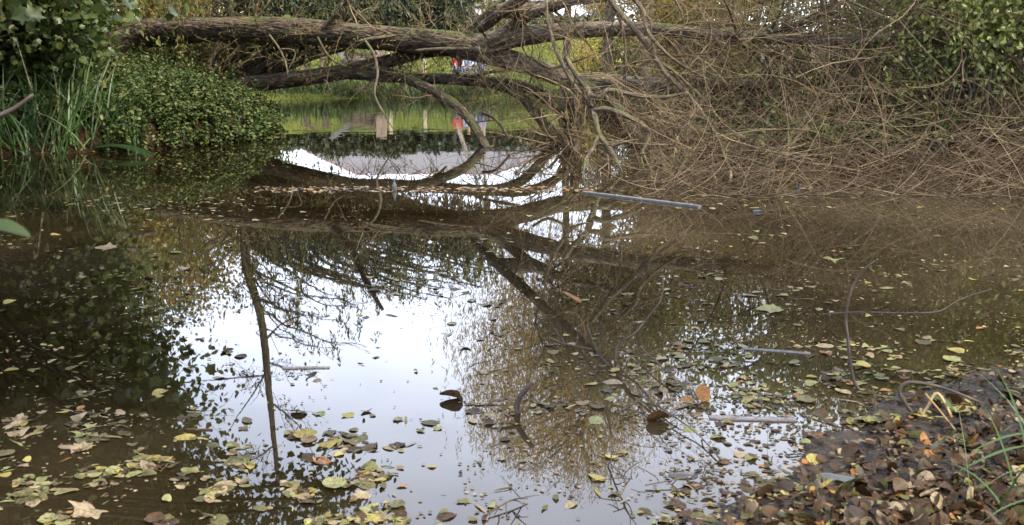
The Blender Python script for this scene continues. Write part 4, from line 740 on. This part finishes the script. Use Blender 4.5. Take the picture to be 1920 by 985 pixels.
bg_ = empty('backpack', (P(920, 124, 49)[0], 49, hz(P(920, 124, 49)[0], 49))); tag(bg_, 'grey green backpack standing right of the seated people', 'bag'); me = skinmesh([(0, 0, .08), (0, 0, .28), (0, .02, .42)], [(0, 1), (1, 2)], [(.2, .13), (.19, .13), (.12, .08)]); me.materials.append(cl('grey_green_canvas', (.25, .28, .2))); link('pack', me, bg_, (0, 0, 0))
me = skinmesh([(0, -.1, .1), (0, -.16, .2)], [(0, 1)], [(.12, .05), (.11, .05)]); me.materials.append(cl('pocket_canvas', (.2, .22, .16))); link('pocket', me, bg_, (0, 0, 0))

# ------------------------------------------------------------ floating and stranded leaves
def leafmesh(kind, seed_):
    r0 = np.random.default_rng(seed_)
    if kind == 'maple':
        o = np.array(_m)*[1, 1]; o = o+r0.normal(0, .02, o.shape)
    elif kind == 'round': t = np.linspace(0, 2*np.pi, 18, endpoint=False); o = np.stack([.42*np.sin(t)*(1+.06*np.cos(3*t)), .5-.5*np.cos(t)], -1)+r0.normal(0, .012, (18, 2))
    elif kind == 'oval': t = np.linspace(0, 2*np.pi, 18, endpoint=False); o = np.stack([.27*np.sin(t)*(1+.25*np.cos(t)), .5-.5*np.cos(t)], -1)+r0.normal(0, .01, (18, 2))
    else: t = np.linspace(0, 2*np.pi, 14, endpoint=False); o = np.stack([.075*np.sin(t), .5-.5*np.cos(t)], -1)
    k = len(o); a, c, e = r0.normal(0, .12), r0.uniform(.0, .22), r0.normal(0, .08)
    rings = [np.zeros((k, 2))+[0, .5], (o-[0, .5])*.55+[0, .5], o]; v2 = np.concatenate([[[0, .5]]]+rings[1:]); z = a*v2[:, 0]*2*v2[:, 1]+c*np.abs(v2[:, 0])*.8+e*(v2[:, 1]-.5)**2*4+r0.normal(0, .008, len(v2))
    v = np.column_stack([v2, z]); v[:, 1] -= .5; i = np.arange(k); j = (i+1) % k
    f3 = np.stack([np.zeros(k, int), 1+j, 1+i], -1); f4 = np.stack([1+i, 1+j, 1+k+j, 1+k+i], -1)
    s0 = len(v); st = np.array([[-.012, -.5, 0], [.012, -.5, 0], [.01, -.72, .03], [-.01, -.72, .03]]); v = np.concatenate([v, st])[:, :]
    f4 = np.concatenate([f4, [[s0, s0+1, s0+2, s0+3]]])
    return v, f3, f4
FL = {'tan': [(.15, .11, .06), (.26, .20, .12)], 'yellow': [(.19, .15, .035), (.29, .24, .07)], 'lime': [(.11, .115, .035), (.20, .20, .08)], 'brown': [(.020, .011, .005), (.062, .034, .013)], 'orange': [(.17, .065, .015), (.26, .12, .03)], 'olive': [(.045, .042, .016), (.10, .09, .035)]}
word = {'tan': 'pale tan', 'yellow': 'yellow', 'lime': 'yellow-green', 'brown': 'dark brown', 'orange': 'orange', 'olive': 'dull olive'}; kword = {'maple': 'lobed maple', 'round': 'rounded', 'oval': 'oval', 'slim': 'narrow willow'}
for k, c in FL.items(): M['fl_'+k] = leafmat('fallen_'+k, c+c[::-1], trans=.12, rough=.5, spot=9, spec=.22)
lv = []
def addleaf(px, py, z=None, size=None, kinds=None, cols=None, tilt=.05, wp=None):
    p = W(px, py) if wp is None else wp
    kinds = kinds or (['oval', 'round', 'maple', 'slim'], [.47, .28, .03, .22]); cols = cols or (['tan', 'yellow', 'lime', 'brown', 'orange', 'olive'], [.22, .12, .24, .18, .025, .215])
    lv.append((p[0], p[1], rng.choice(kinds[0], p=kinds[1]), rng.choice(cols[0], p=cols[1]), size or float(np.clip(rng.lognormal(-3.28, .48), .012, .10)), tilt))
def region(n, x0, x1, y0, y1, dens=None, **kw):
    c = 0
    while c < n:
        px, py = rng.uniform(x0, x1), rng.uniform(y0, y1)
        if dens is None or rng.random() < dens(px, py): addleaf(px, py, **kw); c += 1
cn_ = lambda px, py, s=.012, o=0.0: np.clip((float(fbm(np.array([px*s, py*s*2.2, o]), 3))-.40)*6, .02, 1)
region(900, -60, 1980, 280, 560, lambda x, y: cn_(x, y, .012, 3)*(.4 if y < 330 and x < 500 else 1), size=None)
region(420, 0, 1980, 560, 800, lambda x, y: cn_(x, y, .012, 9)*(1 if x < 300 or x > 900 else .35))
region(800, -60, 760, 770, 1010, lambda x, y: cn_(x, y, .02, 5)**1.5*np.clip((y-730)/120+(350-x)/900, .05, 1))
region(90, 640, 1350, 760, 1010, lambda x, y: cn_(x, y, .02, 7))
region(420, 1260, 1960, 640, 800, lambda x, y: cn_(x, y, .02, 8), cols=(['tan', 'yellow', 'lime', 'brown', 'orange', 'olive'], [.2, .15, .32, .08, .05, .2]))
region(420, 480, 1110, 351, 361, size=.07, cols=(['tan', 'brown', 'orange'], [.7, .22, .08])); region(160, 120, 480, 368, 398); region(90, 480, 640, 232, 262); region(60, 520, 1000, 238, 262); region(150, 1050, 1900, 350, 395); region(160, -40, 460, 285, 330)
region(3800, -60, 1980, 345, 1000, lambda x, y: cn_(x, y, .015, 12)*(.25 if 330 < x < 860 and y > 600 else 1), size=.016, cols=(['tan', 'brown', 'olive'], [.55, .15, .30]))
region(600, 1240, 1700, 740, 1000, size=.024, cols=(['tan', 'brown', 'olive'], [.2, .6, .2]))
# mud litter
c = 0
while c < 2600:
    px, py = rng.uniform(1240, 2060), rng.uniform(680, 1050); p = W(px, py); s = sdf(p[:1], p[1:2])[0]
    if s > -.35 and rng.random() < np.clip(.30+s*1.0, .02, 1): addleaf(0, 0, wp=p, cols=(['tan', 'yellow', 'lime', 'brown', 'orange', 'olive'], [.07, .02, .03, .72, .04, .12]), tilt=.6 if s > .05 else .12, size=float(np.clip(rng.lognormal(-3.35, .42), .012, .085))); c += 1
c = 0
while c < 1500:                                              # leaf fall along the left and right banks
    x, y = rng.uniform(-11, 16), rng.uniform(11, 24); s = sdf(np.array([x]), np.array([y]))[0]
    if -.3 < s < 2.5: addleaf(0, 0, wp=np.array([x, y, 0]), tilt=.3); c += 1
lv.sort(key=lambda t: math.hypot(t[0], t[1])/t[4])
protos = {}
def water_or_ground(x, y): return max(hz(x, y)+.008, .0)
X_ = np.array([t[0] for t in lv]); Y_ = np.array([t[1] for t in lv]); Zg = height(X_, Y_)
rest = MB() ; restc = {}
vis = 0
for i, (x, y, kd, co, sz, tl) in enumerate(lv):
    z = max(Zg[i]+.012, .004)
    key = (kd, co, int(rng.integers(0, 3))); rot = rng.uniform(0, 6.283); tx, ty = rng.normal(0, tl, 2)*(.4 if Zg[i] < 0 else 1)
    if kd == 'slim': sz *= 1.4
    px_ok = abs(x/max(y, .1)) < .56 and y > 2.6
    if px_ok and vis < 300:
        if key not in protos:
            v, f3, f4 = leafmesh(kd, 100+key[2]+len(kd)*7); protos[key] = rawmesh('fallen_leaf', v, [f3, f4], M['fl_'+co], {'v': np.full(len(v), rng.random())}, True)
        o = bpy.data.objects.new('fallen_leaf', protos[key]); COL.objects.link(o); o.location = (x, y, z+abs(math.sin(tx))*sz*.3); o.rotation_euler = (tx, ty, rot); o.scale = (sz, sz, sz)
        where = 'lying on the dark mud at lower right' if Zg[i] > -.01 else 'floating on the near water'
        tag(o, f'{word[co]} {kword[kd]} leaf {where}', 'leaf', 'fallen '+word[co]+' '+kword[kd]+' leaves '+('on the mud' if Zg[i] > -.01 else 'on the water')); vis += 1
    else:
        v, f3, f4 = leafmesh(kd, key[2]+len(kd)*7) if ('m', kd, key[2]) not in protos else protos[('m', kd, key[2])]; protos[('m', kd, key[2])] = (v, f3, f4)
        a, b2, c2 = math.cos(rot), math.sin(rot), 1; Rz = np.array([[a, -b2, 0], [b2, a, 0], [0, 0, 1]]); Rx = np.array([[1, 0, 0], [0, math.cos(tx), -math.sin(tx)], [0, math.sin(tx), math.cos(tx)]])
        q = (v*sz)@(Rz@Rx).T+[x, y, z]; restc.setdefault((co, Zg[i] > -.01), MB()).add(q, [f3, f4], rng.random())
for (co, land), mbx in restc.items(): tag(mbx.build('leaf_litter', M['fl_'+co]), f'scattered small {word[co]} leaves '+('strewn along the banks' if land else 'drifting on the pond'), 'leaves', kind='stuff')
def special(px, py, kd, co, sz, rot, label, tx=0., ty=0., curl=1, z=.006):
    p = W(px, py); v, f3, f4 = leafmesh(kd, int(px)); v = v*[1, 1, curl]; o = link('fallen_leaf', rawmesh('fallen_leaf', v, [f3, f4], M['fl_'+co], {'v': np.full(len(v), .4)}), loc=(p[0], p[1], max(hz(p[0], p[1])+.01, z))); o.rotation_euler = (tx, ty, rot); o.scale = (sz, sz, sz); return tag(o, label, 'leaf')
special(162, 962, 'maple', 'tan', .125, 2.6, 'large pale tan maple leaf floating at the lower left, the biggest there')
special(22, 798, 'maple', 'tan', .085, 1.0, 'pale crumpled maple leaf floating at the left edge', curl=2)
special(1318, 750, 'round', 'orange', .085, .3, 'bright orange leaf standing half upright where twigs touch the water', tx=1.1, z=.03)
special(1290, 752, 'round', 'orange', .07, 1.9, 'flat orange leaf beside the upright orange leaf')
special(1528, 878, 'round', 'yellow', .075, .9, 'single bright yellow leaf on the wet mud', tx=.5, z=.02)
special(848, 750, 'oval', 'brown', .12, 1.5, 'curled dark brown leaf floating in the middle of the sky reflection', tx=.3, ty=.9, curl=3, z=.02)
special(905, 758, 'slim', 'tan', .16, 1.6, 'pale long leaf trailing right of the curled brown leaf')
special(560, 775, 'oval', 'brown', .08, 1.3, 'brown oval leaf beside the mirrored tree stem', ty=.4, z=.01)
special(195, 466, 'maple', 'tan', .18, 1.3, 'large pale tan leaf floating off the left shore')
special(1440, 582, 'maple', 'lime', .16, 1.6, 'pale yellow-green leaf left of the crooked twig')
special(1078, 566, 'oval', 'orange', .18, 1.4, 'orange leaf floating mid pond between mirrored branches', tx=.5, z=.02)
special(1232, 792, 'oval', 'brown', .11, 1.9, 'dark reddish leaf caught on twigs by the bright water', ty=.7, curl=2, z=.02)

# ------------------------------------------------------------ sticks, twigs, planks, litter
def stick(name, label, pts, r0, r1, sub_=0, cat='stick', mat='stick', k=8, zs=None):
    p = np.array([q if len(q) == 3 else W(*q) for q in pts], float); mb = MB(); rad = np.linspace(r0, r1, len(p)); mb.tube(p, rad, k, rough=.25, seglen=max(.015, r0*1.2))
    if sub_:
        q, _ = resample(p, rad, .05); i = rng.integers(1, len(q), sub_); pa_, ra_ = shoots(q[i], rdir(sub_, .1, .7), rng.uniform(.05, .2, sub_), np.full(sub_, r1*.9+.001), np.full(sub_, .001), 6, .8, 0, 0, .15); batch_tubes(mb, pa_, ra_, 5)
    return tag(mb.build(name, M[mat]), label, cat)
def up(px, py, pw): p = T(px, py, pw); return tuple(p)
stick('broken_stick', 'short thick broken stick poking up out of the mid pond water', [up(978, 790, 772), up(970, 768, 774), up(972, 750, 775), up(984, 732, 776), up(998, 718, 778)], .016, .010, 2)
stick('crooked_twig', 'tall crooked bare twig rising from the water at right', [up(1612, 734, 730), up(1600, 712, 728), up(1594, 680, 728), up(1590, 640, 727), up(1586, 600, 726), up(1592, 560, 725), up(1608, 520, 724), up(1640, 490, 723)], .010, .004)
stick('straight_twig', 'long thin twig lying nearly level across the crooked twig', [up(1540, 590, 690), up(1600, 586, 696), up(1700, 587, 700), up(1760, 584, 702), up(1800, 562, 704), up(1860, 542, 706)], .005, .003)
stick('arched_stem', 'dark bare stem arching over at the edge of the mud', [up(1716, 782, 786), up(1700, 760, 784), up(1686, 735, 782), up(1700, 718, 780), up(1740, 720, 776), up(1790, 735, 772), up(1850, 760, 774), (W(1885, 790)[0], W(1885, 790)[1], .03)], .010, .005)
M['deadreed'] = leafmat('dead_reed', [(.24, .14, .05), (.36, .24, .09)], trans=.1)
stick('dead_stalk', 'bent brown dead reed stalk folded over beside the arched stem', [up(1722, 790, 792), up(1740, 762, 790), up(1758, 738, 788), up(1790, 790, 798), up(1830, 830, 830), (W(1862, 850)[0], W(1862, 850)[1], .06)], .009, .006, mat='deadreed', k=4)
stick('dead_stalk', 'second thinner dead stalk lying up the mud bank', [up(1735, 738, 785), up(1762, 770, 800), up(1800, 815, 830), up(1850, 850, 862)], .006, .003, mat='deadreed', k=4)
def broad(name, label, a, e, wid, lift, mat, cat='leaf blade'):
    t = np.linspace(0, 1, 10)[:, None]; pth = np.array(a)*(1-t)+np.array(e)*t; pth[:, 2] += np.sin(t[:, 0]*math.pi)*lift; d = unit(np.cross(np.array(e)-np.array(a), [0, 0, 1.])); wd = (wid*np.sin(np.clip(t*3.0+.25, 0, math.pi)))
    q = np.stack([pth-d*wd, pth+[0, 0, -wid*.3], pth+d*wd], 1).reshape(-1, 3); i = np.arange(9)*3; mb = MB(); mb.add(q, [np.concatenate([np.stack([i, i+1, i+4, i+3], -1), np.stack([i+1, i+2, i+5, i+4], -1)])], .6); return tag(mb.build(name, mat), label, cat)
a = W(1738, 778); e = W(1790, 800); a[2] = .09; e[2] = .06; broad('iris_frond', 'short broad green blade leaning over the mud beside the dead stalks', a, e, .02, .02, M['reed'])
for k, (x0, y0, x1, y1) in enumerate([(1795, 930, 1960, 912), (1820, 892, 1960, 880)]):
    a = W(x0, y0); e = W(x1, y1); a[2] += hz(a[0], a[1])+.03; e[2] += hz(e[0], e[1])+.08; broad('long_blade', ['long pale green blade lying across the lower right bank', 'yellowish blade lying above the long green blade'][k], a, e, .008, .03, M['reed'])
stick('drifting_twig', 'thin dark twig angling from the bright water to the orange leaf', [(*W(1200, 668)[:2], .05), (*W(1250, 712)[:2], .04), (*W(1310, 760)[:2], .015)], .004, .003)
stick('drifting_twig', 'forked dark twig lying toward the dark pebble', [(*W(1195, 745)[:2], .02), (*W(1265, 795)[:2], .03), (*W(1310, 825)[:2], .02), (*W(1352, 868)[:2], .01)], .004, .003, 6)
stick('drifting_twig', 'short twig crossing below the reddish leaf', [(*W(1160, 782)[:2], .02), (*W(1215, 755)[:2], .04)], .004, .002, 3)
stick('drifting_twig', 'sprig with side shoots drifting at the foot of the sky reflection', [(*W(1140, 870)[:2], .01), (*W(1160, 905)[:2], .04), (*W(1172, 930)[:2], .04), (*W(1150, 955)[:2], .01)], .004, .002, 7)
stick('drifting_twig', 'thin twig with prongs near the bottom centre', [(*W(915, 968)[:2], .01), (*W(960, 948)[:2], .02), (*W(990, 940)[:2], .01)], .004, .002, 5)
stick('drifting_twig', 'twig stretched left of the dark pebble', [(*W(1210, 915)[:2], .01), (*W(1270, 908)[:2], .02), (*W(1325, 893)[:2], .02)], .003, .002, 5)
stick('pale_twig', 'pale curved twig rising from the water right of the mirrored limbs', [up(1152, 706, 680), up(1154, 670, 676), up(1160, 645, 672), up(1190, 625, 670), up(1215, 595, 668), up(1240, 560, 666), up(1243, 520, 664)], .008, .004)
stick('pale_twig', 'pale forked stem beside the curved twig in the middle right water', [up(1170, 716, 690), up(1145, 690, 686), up(1120, 660, 682), up(1100, 610, 680)], .009, .004)
stick('brown_stem', 'dark stem lying on the water near the pale twigs', [(*W(1030, 640)[:2], .02), (*W(1060, 655)[:2], .03), (*W(1110, 662)[:2], .02)], .006, .003, 2)
stick('reed_straw', 'thin upright straw standing in the water left of the mud', [up(1642, 782, 790), up(1640, 745, 788), up(1634, 722, 787)], .003, .002)
stick('rotting_stick', 'pale rotting stick stuck in the mud at the bottom edge', [(*W(1530, 935)[:2], .06), (*W(1545, 985)[:2], .03)], .014, .016)
def plank(name, label, x0, y0, x1, y1, wid, mat, th=.02, z=.012):
    a, e = W(x0, y0), W(x1, y1); L_ = np.linalg.norm(e-a); rz = math.atan2(e[1]-a[1], e[0]-a[0]); n_ = 24; t = np.linspace(-.5, .5, n_); v = []
    for tt in t:
        w1, w2 = wid/2*(1+rng.normal(0, .12)), wid/2*(1+rng.normal(0, .12)); c_ = (a+e)/2+(e-a)*tt*(1+rng.normal(0, .002)); nn = np.array([-math.sin(rz), math.cos(rz), 0])
        for q, zz in ((-w1, -th), (-w1, th*.3), (-w1*.5, th*.6), (w2*.5, th*.6), (w2, th*.3), (w2, -th)): v.append(c_+nn*q+[0, 0, z+zz+rng.normal(0, th*.06)])
    i = np.arange(n_-1)[:, None]*6; j = np.arange(6)[None]; j2 = (j+1) % 6; mb = MB(); mb.add(np.array(v), [np.stack([i+j, i+j2, i+6+j2, i+6+j], -1).reshape(-1, 4), np.array([[0, 1, 2, 3, 4, 5]])[:, ::-1], np.array([[0, 1, 2, 3, 4, 5]])+(n_-1)*6], .5)
    return tag(mb.build(name, mat, smooth=False), label, 'plank')
M['greyplank'] = plain('grey_driftwood', (.10, .10, .105), .95, 25, .35, .004)
plank('floating_plank', 'long narrow grey plank drifting below the willow tangle', 1095, 362, 1312, 389, .06, M['greyplank'])
plank('floating_plank', 'wet brown plank almost awash at the edge of the mud', 1330, 784, 1490, 789, .05, plain('wet_wood', (.09, .07, .06), .25, 20, .3), th=.01, z=.002)
plank('driftwood', 'thin drifting slat in the left sky reflection', 530, 691, 618, 690, .025, M['stick'] and plain('slat_wood', (.2, .16, .13), .5, 20, .3), th=.008, z=.002)
plank('driftwood', 'thin grey slat drifting left of the crooked twig', 1392, 654, 1520, 664, .03, M['greyplank'], th=.008, z=.002)
plank('driftwood', 'thin reddish stalk drifting left of the mirrored stem', 350, 806, 398, 807, .012, M['fl_brown'], th=.006, z=.002)
# half submerged dark pebble
p = W(1281, 893); t = np.linspace(0, 2*np.pi, 20, endpoint=False); mb = MB(); v = []; 
for ph in np.linspace(-.5, 1.45, 9): v += [[.052*math.cos(ph)*math.cos(a)*(1+.1*math.cos(2*a+1)), .026*math.cos(ph)*math.sin(a), .014*math.sin(ph)] for a in t]
v = np.array(v)+rng.normal(0, .0006, (len(v), 3)); i = np.arange(8)[:, None]*20; j = np.arange(20)[None]; mb.add(v+[p[0], p[1], .0], [np.stack([i+j, i+(j+1) % 20, i+20+(j+1) % 20, i+20+j], -1).reshape(-1, 4), np.array([list(range(160, 180))])]); tag(mb.build('pebble', plain('wet_stone', (.05, .048, .045), .3, 60, .3)), 'smooth dark stone breaking the surface of the bright water', 'stone')
# bottles and litter
def lathe(prof, k=20): 
    t = np.linspace(0, 2*np.pi, k, endpoint=False); v = np.array([[r_*math.cos(a), r_*math.sin(a), z] for r_, z in prof for a in t]); n_ = len(prof); i = np.arange(n_-1)[:, None]*k; j = np.arange(k)[None]; return v, np.stack([i+j, i+(j+1) % k, i+k+(j+1) % k, i+k+j], -1).reshape(-1, 4)
M['bottle'] = plain('cloudy_plastic', (.12, .135, .14), .3, 10, .2, **{'Transmission Weight': .45, 'Alpha': 1.0}); M['cap'] = plain('blue_cap', (.035, .07, .10), .6)
def bottle(px, py, rot, tilt, label, s=1.0, sink=0, mat=None):
    p = W(px, py); root = empty('plastic_bottle', (p[0], p[1], max(hz(p[0], p[1]), 0)+.03*s-sink)); root.rotation_euler = (tilt, 0, rot); root.scale = (s, s, s); tag(root, label, 'bottle')
    v, f = lathe([(.001, 0), (.03, 0), (.032, .01), (.030, .04), (.032, .05), (.030, .08), (.032, .12), (.028, .15), (.014, .18), (.012, .20), (.001, .2)]); mb = MB(); mb.add(v, [f]); mb.build('bottle_body', mat or M['bottle'], root, loc=(0, 0, 0))
    v, f = lathe([(.001, .196), (.016, .196), (.016, .215), (.001, .216)]); mb = MB(); mb.add(v, [f]); mb.build('cap', M['cap'], root, loc=(0, 0, 0))
bottle(1600, 920, -.25-math.pi/2, 1.5, 'cloudy blue plastic bottle lying in the leaf litter on the mud', .7, .014)
bottle(740, 356, 0, .1, 'clear plastic bottle bobbing upright in the line of floating leaves', 1.0, .12)
bottle(1494, 362, .3, .5, 'small blue bottle caught in the twigs at the water edge', .6, .03, M['cap'])
bottle(1412, 397, 1.2, 1.45, 'blue scrap of a bottle floating before the tangle', .4, .01, M['cap'])
# stems and a leaf close to the camera on the left
b0 = np.array(P(-60, 470, 1.35)); tw = empty('leaf_sprig', (b0[0], b0[1], 0)); tag(tw, 'green leaf sprig reaching in at the left edge close to the viewer', 'plant')
ax = P(18, 428, 1.35); mb = MB(); mb.tube([(b0[0]-.02, b0[1], 0), (b0[0]-.02, b0[1], .6), P(-45, 440, 1.35), P(-25, 424, 1.35)], [.005, .004, .003, .002], 6, seglen=.05); mb.build('stem', M['reed'], tw)
for k, (sx_, sy_, ex_, ey_) in enumerate([(-25, 422, 64, 432), (-40, 440, -6, 470), (-40, 438, -90, 400)]):
    a, e = P(sx_, sy_, 1.35), P(ex_, ey_, 1.35+.02*k); mb = MB(); tv, tf = OVAL; leaves('leaf', M['nettle'], BIGLEAF, np.array([a]), np.array([e-a]), np.array([[0, -.3, 1.]]), np.array([np.linalg.norm(e-a)*.9]), tw, v=np.array([.12]))
q = [P(-60, 246, 2.2), P(0, 217, 2.2), P(30, 202, 2.2), P(62, 178, 2.2)]
stick('bare_twig', 'blurred brown twig poking in at the upper left edge close to the viewer', [(q[0][0]-.25, 2.2, -.05), (q[0][0]-.1, 2.2, .9)]+[tuple(a) for a in q], .008, .004)
